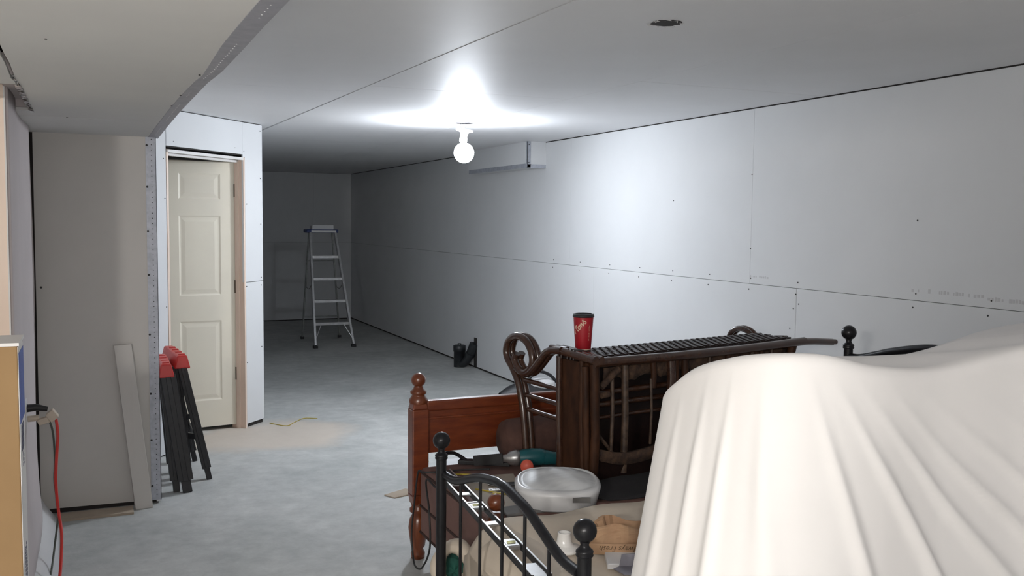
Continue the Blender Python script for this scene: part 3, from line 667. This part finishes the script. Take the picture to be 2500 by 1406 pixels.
# ------------------------------------------------------------------ paper cup
cc = bp_(.125, .055, .5745); cb_ = V(1.880, 3.472, 1.058)
cup = thing('paper_cup', 'tall red paper coffee cup with dark lid standing on the tipped bench', 'cup', cb_)
B().lathe(cb_, [(.0, .004), (.031, .004), (.0315, 0), (.0325, .0), (.0335, .004), (.0425, .139), (.0425, .140)], 40).build('cup_body', CUPR, cup)
B().lathe(cb_, [(.0328, -.0002), (.0336, .0005), (.0337, .004), (.0326, .0045)], 40).build('base_rim', CREAMP, cup)
B().lathe(cb_, [(.0425, .137), (.0455, .138), (.046, .142), (.044, .145), (.0435, .150), (.0405, .152), (.040, .1475), (.0, .1475)], 40).build('lid', BLKP, cup)
to = (V(0, 0, 0)-V(cb_.x, cb_.y, 0)).normalized(); base_a = math.atan2(to.y, to.x)
def rib(b, pts, wid_, ang0, z0, rot):
    P2 = [Vector((x, y, 0)) for x, y in pts]; P2 = smooth_path(P2, 5); n = len(P2); rows = []
    for i, p in enumerate(P2):
        t = (P2[min(i+1, n-1)]-P2[max(0, i-1)]).normalized(); nn = Vector((-t.y, t.x, 0))
        row = []
        for sgn in (-1, 1):
            q_ = p+nn*wid_*sgn/2; x = q_.x*math.cos(rot)-q_.y*math.sin(rot); y = q_.x*math.sin(rot)+q_.y*math.cos(rot)
            z = z0+y; r_ = .0335+.009*(z-.004)/.135+.0005; an = base_a+ang0+x/.040
            row.append(cb_+V(math.cos(an)*r_, math.sin(an)*r_, z))
        rows.append(row)
    b.grid(rows, smooth=False)
b = B(); e = .0132   # x-height; script letters "tons"
L_ = [  # strokes in units of e
    [(-1.5, 0), (-1.15, .9), (-.95, .85)], [(-1.45, 0.4), (-1.1, 1.0), (-.8, .9)],
    [(.30, 2.1), (.0, .5), (.12, .02), (.45, .15)], [(-.35, 1.35), (.25, 1.45), (.95, 1.75)],
    [(1.15, 1.0), (.75, .75), (.70, .2), (1.05, .0), (1.5, .35), (1.45, .9), (1.15, 1.0)],
    [(1.45, .8), (1.8, .8), (2.05, 1.0), (1.9, .0)], [(1.95, .4), (2.4, 1.0), (2.6, .9), (2.5, .15), (2.75, .05), (3.1, .5)],
    [(3.1, .5), (3.6, 1.45), (3.65, 1.0), (3.95, .45), (3.75, .0), (3.3, .15)]]
for st in L_: rib(b, [(x*e+.0, y*e) for x, y in st], .0040, -.58, .080, .80)
b.build('script_lettering', CREAMP, cup, label='cream script letters reading tons')
b = B(); rr = random.Random(6)
for k in range(14): rib(b, [(-.003*rr.uniform(.3, 1), 0), (.0045*rr.uniform(.6, 1), 0)], .0012, .66, .042+k*.0050, 0)
b.build('side_print', CREAMP, cup, kind='stuff')

enlarge(cup)

# ------------------------------------------------------------------ tools and paper on the brown mattress
B().prism([(1.47, 3.86, .4485), (1.72, 3.82, .4485), (1.58, 3.37, .4485), (1.42, 3.35, .4485)], (0, 0, .002)).build('buff_paper_sheet', PAPER, None, (1.5, 3.5, .497), label='buff paper sheet on the brown mattress under small tools', category='paper')
B().obox((1.44, 3.255, .449), (.20, .0, 0), (.01, .10, 0), (0, 0, .012)).build('grey_felt_pad', GREYF, None, (1.5, 3.33, .495), bevel=.004, label='grey felt pad next to the white lidded box', category='pad')
SHIFT = drop(1.6, 3.7)+V(.075, -.035, 0)
dl = thing('power_drill', 'teal corded power tool with silver neck and red-orange disc, by the dark shade sheet', 'power tool', (1.72, 3.70, .51))
dz = V(1.60, 3.75, .555); da = V(.94, -.20, .0).normalized()
B().lathe(dz, [(.0, 0), (.026, .0), (.032, .02), (.038, .05), (.041, .09), (.039, .13), (.030, .155), (.0, .16)], 20, da).build('motor_housing', TEAL, dl)
B().lathe(dz-da*.05, [(.0, 0), (.016, 0), (.020, .02), (.030, .03), (.038, .06), (.036, .075), (0, .075)], 20, da).build('gear_housing', SILV, dl)
B().tube(smooth_path([dz+da*.12, dz+da*.2+V(0, 0, -.01), dz+da*.23+V(0, .01, -.018)], 4), [.035]*3+[.03]*3+[.026]*3, 14).build('handle', TEAL, dl)
B().lathe(V(1.618, 3.64, .545), [(.0, 0), (.024, .002), (.029, .012), (.029, .04), (.0, .04)], 20, (-.42, -.9, .12)).build('front_knob', TAPEK, dl)
B().lathe(V(1.610, 3.638, .546), [(.0, 0), (.009, .0), (.009, .004), (0, .004)], 12, (-.42, -.9, .12)).build('knob_bolt', BLKP, dl)
B().beam(dz-da*.05, V(1.44, 3.84, .535), .012, .045).build('blade_shoe', BLKP, dl)
# black caulking-style tool lying behind
cg = thing('black_hand_tool', 'flat black steel hand tool lying left of the teal power tool', 'tool', (1.47, 3.88, .5))
B().beam(V(1.40, 3.93, .515), V(1.60, 3.78, .52), .045, .02).build('tool_body', BLKP, cg, bevel=.004)
B().tube(smooth_path([V(1.43, 3.90, .52), V(1.39, 3.97, .545), V(1.35, 4.02, .53), V(1.34, 3.97, .51)], 5), .009, 8).build('tool_handle', BLKM, cg)
B().beam(V(1.47, 3.855, .54), V(1.58, 3.78, .545), .03, .014).build('tool_plate', ALUD, cg)
b = B().tube([V(1.545, 3.60, .506), V(1.68, 3.55, .508)], .006, 8); b.build('orange_pencil', ORG, None, (1.6, 3.58, .5), label='orange pencil in front of the teal power tool', category='pencil')
SHIFT = drop(1.5, 3.5)
def plier(x, y, rot, label):
    t = thing('black_pliers', label, 'pliers', (x, y, .5), 'black pliers on the paper')
    c_, s_ = math.cos(rot), math.sin(rot)
    def P(a, b2, z=.508): return V(x+a*c_-b2*s_, y+a*s_+b2*c_, z)
    for sg in (-1, 1):
        B().tube(smooth_path([P(.0, 0), P(.05, sg*.014), P(.10, sg*.016), P(.15, sg*.008)], 4), .006, 8).build('grip', BLKP, t)
        B().tube([P(.0, sg*.004), P(-.03, sg*.008), P(-.055, sg*.002)], .005, 8).build('jaw', SILV, t)
plier(1.52, 3.50, -.35, 'black-handled pliers on the paper, farther of the two'); plier(1.49, 3.42, -.25, 'black-handled pliers on the paper, nearer of the two')
YW = [([V(1.40, 3.75, .50), V(1.44, 3.72, .503), V(1.49, 3.70, .501)], 'short yellow wire offcut farthest back on the brown mattress'),
      ([V(1.345, 3.98, .50), V(1.36, 4.0, .505), V(1.345, 4.03, .505)], 'tiny yellow wire curl beside the wooden bed post'),
      ([V(1.40, 3.49, .502), V(1.46, 3.40, .505), V(1.52, 3.33, .503)], 'long yellow wire offcut along the aluminium level'),
      ([V(1.44, 3.40, .503), V(1.52, 3.36, .508), V(1.56, 3.34, .503)], 'bent yellow wire offcut ending at the near wooden finial')]
for pts, lb in YW: B().tube(smooth_path(pts, 4), .0035, 6).build('yellow_wire_offcut', YEL, None, pts[0], label=lb, category='wire', group='yellow wire offcuts')
# black tool cord looping off the left side
SHIFT = V(0, 0, 0)
cd = [V(1.62, 3.86, .47), V(1.52, 3.93, .46), V(1.42, 3.95, .456), V(1.36, 3.98, .452), V(1.345, 4.0, .45)]+[V(1.335, 4.03, .44), V(1.325, 4.05, .30), V(1.315, 4.06, .15), V(1.31, 4.02, .05), V(1.30, 3.95, .03), V(1.30, 3.86, .06), V(1.30, 3.76, .18), V(1.31, 3.80, .33), V(1.33, 3.9, .44), V(1.345, 3.80, .43), V(1.38, 3.74, .458)]
B().tube(smooth_path(cd, 7), .0042, 8).build('black_tool_cord', BLKC, None, (1.35, 3.9, .5), label='black tool cord looping down past the tall wooden bed post', category='cord')

SHIFT = V(0, 0, 0)
# white lidded box
lb_ = thing('white_lidded_box', 'white plastic box with a rounded translucent grey lid beside the aluminium level', 'box', (1.66, 3.36, .49))
e1 = V(.90, -.42, 0).normalized(); e2 = V(.42, .90, 0).normalized(); lc = V(1.712, 3.362, .458)
def sup(rx, ry, z, n=56, p=2.7):
    o = []
    for k in range(n):
        t = 2*PI*k/n; c_ = math.cos(t); s_ = math.sin(t)
        x = rx*math.copysign(abs(c_)**(2/p), c_); y = ry*math.copysign(abs(s_)**(2/p), s_)
        o.append(lc+e1*x+e2*y*(1+.0*x)+Z*(z+.05*y))
    return o
B().grid([sup(.001, .001, 0), sup(.150, .145, 0), sup(.160, .155, .008), sup(.174, .168, .062), sup(.176, .170, .072), sup(.170, .164, .080)], closed=True).build('box_body', WPLAST, lb_)
LIDM = mat('grey_translucent_lid', (.60, .61, .615), (.70, .71, .715), .45, scale=7, stretch=(.6, 3.2, 1), lo=.42, hi=.58)
B().grid([sup(.170, .164, .079), sup(.160, .154, .089), sup(.156, .150, .087)], closed=True).build('lid_rim', WPLAST, lb_)
rows = [sup(.156, .150, .087), sup(.152, .146, .083)]
for q_ in (.93, .85, .75, .6, .45, .3, .15, .01): rows.append([p+Z*.0012*math.sin((p-lc).dot(e2)*60)*min(1, (1-q_)*8) for p in sup(.151*q_, .145*q_, .083+.034*(1-q_**2.5))])
B().grid(rows, closed=True).build('lid', LIDM, lb_, label='ribbed grey lid')
B().obox(lc+e1*.055-e2*.1690+Z*.040, e1*.070, e2*.012, Z*.020).build('latch_tab', GREYF, lb_)

# ------------------------------------------------------------------ black metal bed
mb = thing('black_metal_bed', 'black metal single bed frame with ball finials, arched footboard towards the camera', 'bed', (1.18, 2.71, 0))
def mpost(x, y, ztop, r=.0195, br=.0325, zt=None, lean=0):
    p = B().tube([V(x, y, 0), V(x, y, ztop-.098)], r, 24).build('post', BLKM, mb)
    f = B().lathe((x, y, ztop-.104), [(.0195, 0), (.0235, .002), (.0245, .006), (.0225, .010), (.0245, .014), (.0235, .018), (.019, .022), (.014, .027), (.0115, .033), (.0135, .040), (.012, .048)], 24)
    f.ball((x, y, ztop-br), br, 32, 20); f.build('ball_finial', BLKM, p)
mpost(1.19, 2.17, .768+.0325); mpost(1.17, 3.256, .776+.0325); mpost(3.046, 3.16, 1.119+.0325); mpost(3.046, 2.17, 1.119+.0325)
RAIL = [(3.245, .648), (3.17, .650), (3.099, .662), (3.0, .695), (2.892, .727), (2.761, .749), (2.71, .751), (2.662, .749), (2.52, .727), (2.42, .695), (2.33, .664), (2.26, .650), (2.18, .648)]
B().tube(smooth_path([V(1.18, y, z) for y, z in RAIL], 6), .0155, 16).build('arched_rail', BLKM, mb)
def rz(y):
    for (a, za), (b_, zb) in zip(RAIL, RAIL[1:]):
        if b_ <= y <= a: return za+(zb-za)*(a-y)/(a-b_)
    return .65
for y in (3.078, 2.892, 2.704, 2.531, 2.363): B().tube([V(1.18, y, .16), V(1.18, y, rz(y)-.005)], .0056, 12).build('spindle', BLKM, mb)
B().tube([V(1.18, 3.25, .16), V(1.18, 2.17, .16)], .011, 12).build('lower_rail', BLKM, mb)
HR = [(3.16, 1.012), (3.09, 1.016), (3.0, 1.040), (2.911, 1.066), (2.763, 1.098), (2.663, 1.108), (2.586, 1.104), (2.45, 1.085), (2.3, 1.035), (2.17, 1.012)]
B().tube(smooth_path([V(3.046, y, z) for y, z in HR], 6), .0175, 16).build('arched_rail', BLKM, mb)
B().tube([V(3.046, 2.98+.045*math.cos(t), .98+.045*math.sin(t)) for t in [PI*k/10*1.6-.4 for k in range(11)]], .008, 10).build('scroll_ornament', BLKM, mb)
for y in (2.9, 2.7, 2.5, 2.3): B().tube([V(3.046, y, .3), V(3.046, y, 1.03)], .0065, 10).build('spindle', BLKM, mb)
for y in (2.19, 3.24): B().box((1.2, y-.012, .15), (3.03, y+.012, .19)).build('side_rail', BLKM, mb)
# canvas-covered mattress and its rolled-up spill at the foot
rr = random.Random(8); rows = []
NK = 60
for k in range(NK+1):
    x = 1.235+1.75*(k/NK)**1.5; row = []
    hx = max(0, 1-(x-1.235)/.12)
    for i in range(61):
        t = i/60; 
        pr_ = [(2.20, .05), (2.20, .40), (2.215, .435), (2.26, .452), (2.5, .462), (2.8, .475), (2.95, .492), (3.05, .500), (3.12, .496), (3.17, .46), (3.185, .38), (3.185, .05)]
        f = t*(len(pr_)-1); a_ = int(min(f, len(pr_)-2)); g_ = f-a_
        y = pr_[a_][0]*(1-g_)+pr_[a_+1][0]*g_; z = pr_[a_][1]*(1-g_)+pr_[a_+1][1]*g_
        z -= .10*hx**2*(z/.45); cy = 2.7
        z += .006*math.sin(x*17+y*9)*(1 if z > .3 else 0)+.004*math.sin(x*5-y*31)
        row.append(V(x+.02*math.sin(y*8)*hx, y, z))
    rows.append(row)
cap = [V(1.232, p.y, p.z) for p in rows[0]]
mid = [V(1.225+.0, 2.7+(p.y-2.7)*.9, .05+(p.z-.05)*.0) for p in rows[0]]
B().grid([mid, cap]+rows).build('canvas_mattress', CANV, None, (2.0, 2.7, .25), label='mattress under beige canvas on the black metal bed', category='mattress')
# canvas roll lying along the footboard
rows = []
for i in range(31):
    t = i/30; y = 2.22+.86*t; row = []
    rad = (.105+.008*math.sin(t*9))*(min(1, (1-t)*9+.15)**.5)
    for k in range(48):
        a_ = 2*PI*k/48; row.append(V(1.345+rad*1.15*math.cos(a_)+.004*math.sin(t*22+a_*3), y, .395+rad*.85*math.sin(a_)+.003*math.sin(a_*5+t*14)))
    rows.append(row)
B().grid(rows, closed=True).build('canvas_roll', CANV, None, (1.34, 2.65, .4), label='rounded beige canvas roll just behind the footboard spindles', category='canvas')
fc = V(1.24, 3.30, .27); fr_ = V(.913, -.407, 0); fb = V(.35, .93, 0)
b = B(); rows = []
for i in range(24):
    an = -2.9+5.6*i/23; cen_ = fc+fr_*.062*math.cos(PI/2-an)*1.0+Z*.068*math.sin(PI/2-an)
    rad = fr_*math.cos(PI/2-an)+Z*math.sin(PI/2-an); rr_ = .027+.005*math.sin(an*3)
    row = []
    for k in range(14):
        t = 2*PI*k/14; row.append(cen_+rad*rr_*math.cos(t)+fb*(rr_*1.6*math.sin(t)+.03*math.cos(an*1.5)))
    rows.append(row)
b.grid(rows, closed=True)
b.build('canvas_fold', CANV, None, (1.24, 3.27, .2), label='open beige canvas fold with green cloth inside, beside the left footboard post', category='canvas')
rows = []
for i in range(13):
    t = i/12; row = []
    for k in range(24):
        a_ = 2*PI*k/24; r_ = .046*(1-t**2.5)**.5+.004*math.sin(a_*5+i)*(1-t)
        row.append(fc-Z*.012+fb*(.01-.035*t+.006*math.sin(a_*3))+fr_*r_*math.cos(a_)+Z*r_*1.1*math.sin(a_))
    rows.append(row)
rows = [[p+fb*.12 for p in rows[0]]]+rows
B().grid(rows, closed=True).build('green_cloth', GREEN, None, (1.24, 3.30, .2), label='dark green cloth stuffed inside the canvas fold', category='cloth')

# aluminium I-beam level resting from the brown mattress across the canvas
lv = thing('spirit_level', 'long black and aluminium spirit level lying behind the footboard spindles', 'level', (1.29, 3.1, .52))
la = V(1.41, 3.90, .468); lb2 = V(1.225, 2.50, .512); ld_ = (lb2-la); LN = ld_.length; ld_.normalize(); ls = ld_.cross(Z).normalized()
if ls.x < 0: ls = -ls
hw = .030
def lbox(b, s0, s1, t0, t1, z0, z1): return b.obox(la+ld_*s0+ls*t0+Z*z0, ld_*(s1-s0), ls*(t1-t0), Z*(z1-z0))
for sg in (-1, 1):
    t0 = sg*hw; B_ = B(); lbox(B_, 0, LN, t0-.004, t0+.004, -.012, .012); B_.build('edge_rail', BLKP, lv)
    B_ = B(); lbox(B_, 0, LN, t0-.003, t0+.003, .012, .0135); B_.build('rail_face', ALU, lv, label='bright bare aluminium edge')
seg_ = [(0, .03), (.235, .25), (.375, .415), (.52, .535), (.80, .84), (1.02, 1.035), (1.28, LN)]
for s0, s1 in seg_: B_ = B(); lbox(B_, s0, s1, -hw, hw, -.002, .003); B_.build('web', ALU, lv)
for s_ in (.19, .60, 1.08):
    B_ = B(); lbox(B_, s_-.035, s_+.035, -hw*.82, hw*.82, -.008, .009); vb = B_.build('vial_block', SILV, lv, bevel=.004)
    B().lathe(la+ld_*s_-ls*.014+Z*.010, [(.0, 0), (.006, 0), (.006, .028), (0, .028)], 12, ls).build('vial', VIAL, vb)

# porcelain lampholder, paper bag and box bits on the canvas
zt = .470
pl2 = thing('porcelain_lampholder', 'white porcelain lampholder standing on the canvas beside the front black finial', 'lampholder', (1.455, 2.80, zt))
B().lathe((1.455, 2.80, zt), [(.0, 0), (.058, 0), (.060, .006), (.056, .012), (.034, .017), (.030, .024), (.026, .03), (.022, .058), (.023, .062), (.018, .062), (.017, .035), (0, .035)], 36).build('lampholder_body', PORC, pl2)
B().lathe((1.455, 2.80, zt+.036), [(.0, 0), (.016, 0), (.016, .002), (0, .002)], 16).build('contact', SILV, pl2)
bgb = thing('brown_paper_bag', 'crumpled brown paper bag with its printed edge upside down, against the white sheet', 'paper bag', (1.63, 2.72, zt))
rr = random.Random(12); rows = []
q0 = V(1.52, 2.80, 0); 
for i in range(13):
    t = i/12; row = []
    for k in range(33):
        a_ = 2*PI*k/32
        rx, ry = .155, .085
        hgt = .0+.085*math.sin(PI*t/2)
        shr = 1-.35*t
        wr_ = 1+.10*math.sin(a_*5+t*4)+.05*math.sin(a_*11)+rr.uniform(-.03, .03)
        row.append(V(1.665, 2.74, zt+.004)+e1*rx*shr*wr_*math.cos(a_)+e2*ry*shr*wr_*math.sin(a_)+Z*(hgt+.012*math.sin(a_*3+1)*t))
    rows.append(row)
for r_ in rows: r_[32] = r_[0].copy()
inner = [[V(1.665, 2.74, zt+.02)+(p-V(1.665, 2.74, zt+.02))*f_ for p in rows[-1]] for f_ in (.85, .5, .1)]
for j, r_ in enumerate(inner):
    for p in r_: p.z = zt+.085*(1-[.35, .75, .85][j])
B().grid(rows+inner, smooth=False).build('bag_body', BAGP, bgb)
B().obox(V(1.665, 2.74, zt+.012)-e1*.155-e2*.108, e1*.30, e2*.006-Z*.002, Z*.038).build('folded_rim', BAGP, bgb, bevel=.006)
def textmesh(s_, size, o, X, Y, name, m, parent, ext=.0004, shear=0, **props):
    cu = bpy.data.curves.new('t', 'FONT'); cu.body = s_; cu.size = size; cu.extrude = 0; cu.shear = shear
    tmp = bpy.data.objects.new('t', cu); me = bpy.data.meshes.new_from_object(tmp)
    b = B(); Nn = Vector(X).cross(Vector(Y)).normalized()
    b.add([Vector(o)+Vector(X)*v.co.x+Vector(Y)*v.co.y+Nn*ext for v in me.vertices], [tuple(p.vertices) for p in me.polygons])
    bpy.data.objects.remove(tmp); bpy.data.curves.remove(cu); bpy.data.meshes.remove(me)
    return b.build(name, m, parent, **props)
textmesh('Always Fresh', .026, V(1.665, 2.74, zt+.042)+e1*.04-e2*.1085, -e1, -Z, 'bag_lettering', CREASE, bgb, shear=.3, label='upside-down print reading Always Fresh')
B().obox(V(1.50, 2.58, zt+.001), e1*.16, e2*.13, Z*.02).build('flat_white_carton', WPLAST, None, (1.55, 2.6, zt), bevel=.004, label='flat white carton lying on the canvas in front of the paper bag', category='carton')
gb = thing('grey_metal_bracket', 'bent grey metal bracket plate lying on the flat white carton', 'bracket', (1.52, 2.55, zt+.02))
q_ = V(1.49, 2.525, zt+.023)
B().prism([q_, q_+e1*.03-e2*.05, q_+e1*.12-e2*.05, q_+e1*.15, q_+e1*.13+e2*.035, q_+e1*.02+e2*.02], Z*.003).build('plate', GREYB, gb)
B().prism([q_+e1*.02+e2*.02, q_+e1*.13+e2*.035, q_+e1*.13+e2*.05+Z*.04, q_+e1*.03+e2*.04+Z*.035], e2*.003).build('upturned_flange', GREYB, gb)

# ------------------------------------------------------------------ white sheet draped over tall stored furniture
def lerp(a, b_, t): return a+(b_-a)*t
K = [(1.275, 1.89, 1.200), (1.25, 1.76, 1.268), (1.24, 1.62, 1.312), (1.265, 1.51, 1.334), (1.34, 1.455, 1.336), (1.45, 1.43, 1.312), (1.62, 1.43, 1.300), (1.80, 1.42, 1.325), (1.95, 1.40, 1.345), (2.3, 1.38, 1.36),
     (2.62, 1.40, 1.34), (2.70, 1.55, 1.33), (2.70, 1.75, 1.32), (2.62, 1.90, 1.315), (2.43, 1.95, 1.292), (2.17, 1.97, 1.235), (1.9, 1.98, 1.21), (1.6, 1.98, 1.215), (1.46, 1.99, 1.20), (1.345, 1.965, 1.175)]
P_ = [Vector(p) for p in K]; n = len(P_); loop = []; SUB = 24
for i in range(n):
    a_, b_, c_, d_ = P_[i-1], P_[i], P_[(i+1) % n], P_[(i+2) % n]
    for k in range(SUB):
        t = k/SUB; loop.append(.5*((2*b_)+(-a_+c_)*t+(2*a_-5*b_+4*c_-d_)*t*t+(-a_+3*b_-3*c_+d_)*t**3))
closed_ = loop+[loop[0]]; cum = [0]
for a_, b_ in zip(closed_, closed_[1:]): cum.append(cum[-1]+(b_.xy-a_.xy).length)
kc = cum[int(3.3*SUB)]     # arc length at the near corner
NL = 1300; even = []; j = 0
for i in range(NL):        # even spacing along the hem
    d_ = cum[-1]*i/NL
    while cum[j+1] < d_: j += 1
    f_ = (d_-cum[j])/max(cum[j+1]-cum[j], 1e-9); even.append(closed_[j]+(closed_[j+1]-closed_[j])*f_)
loop = even
M_ = len(loop); arc_ = [0]
for i in range(1, M_): arc_.append(arc_[-1]+(loop[i].xy-loop[i-1].xy).length)
nor = []
for i in range(M_):
    t = (loop[(i+1) % M_]-loop[i-1]); nor.append(V(t.y, -t.x, 0).normalized())
if nor[0].x > 0: nor = [-x for x in nor]
def fold(s, t):
    """radiating folds: start at the near corner, lean rightwards further down"""
    o = 0
    for (s0, lean, wdt, amp) in ((-.30, -.02, .030, .010), (-.19, .0, .024, .013), (-.11, .0, .020, .013), (-.04, .05, .020, .014), (.03, .25, .020, .018), (.07, .55, .022, .020), (.12, .80, .022, .019), (.19, .95, .020, .017), (.28, 1.05, .022, .014), (.40, 1.1, .018, .010), (.52, .95, .026, .010), (.68, .6, .03, .008), (.85, .4, .04, .010), (1.1, .2, .04, .012), (1.4, .0, .04, .012), (1.8, 0, .05, .012), (2.2, 0, .05, .012), (2.7, 0, .05, .012)):
        c_ = s0+lean*t*.75
        g_ = (s-c_)/(wdt*(.5+.6*t))
        o += amp*math.exp(-g_*g_)*min(1, t*3.2+.05)
    return o
rows = []
cen = V(1.9, 1.70, 0)
for f_ in (1.0, .75, .5, .3, .16, .08):     # top cap, from the middle outwards
    row = []
    for i in range(M_):
        p = loop[i]; x = lerp(p.x, min(max(p.x, 1.30), 2.5), f_); y = lerp(p.y, 1.70, f_)
        zc = 1.262+.05*max(0, (x-1.9)/.7)-.02*max(0, 1.35-x)/.1*.3
        z = lerp(p.z, (p.z*.35+zc*.65), f_)+.010*math.sin(x*14+y*10)*min(f_*2, 1)-.0*f_
        row.append(V(x, y, z))
    rows.append(row)
for a_ in (.2, .5, .8, 1.0):                # rounded shoulder
    rows.append([loop[i]+nor[i]*.025*math.sin(a_*PI/2)+Z*(-.032*(1-math.cos(a_*PI/2))) for i in range(M_)])
NT = 100
for j in range(1, NT+1):
    t = j/NT; row = []
    for i in range(M_):
        p = loop[i]; s_ = arc_[i]-kc; top = p.z-.032; tt = min(1, t*top/1.25)
        z = top*(1-t)+.01*t
        off = .025+(.05+.07*max(0, nor[i].x*-1))*min(1, t*1.6)+fold(s_, t*1.9)*(.35+.9*min(1, t*2))-.0
        row.append(V(p.x, p.y, 0)+nor[i]*off+Z*z)
    rows.append(row)
B().grid(rows, closed=True).build('draped_white_sheet', SHEET, None, (1.9, 1.7, 0), label='large white cotton sheet draped over tall stored furniture in the foreground', category='sheet')
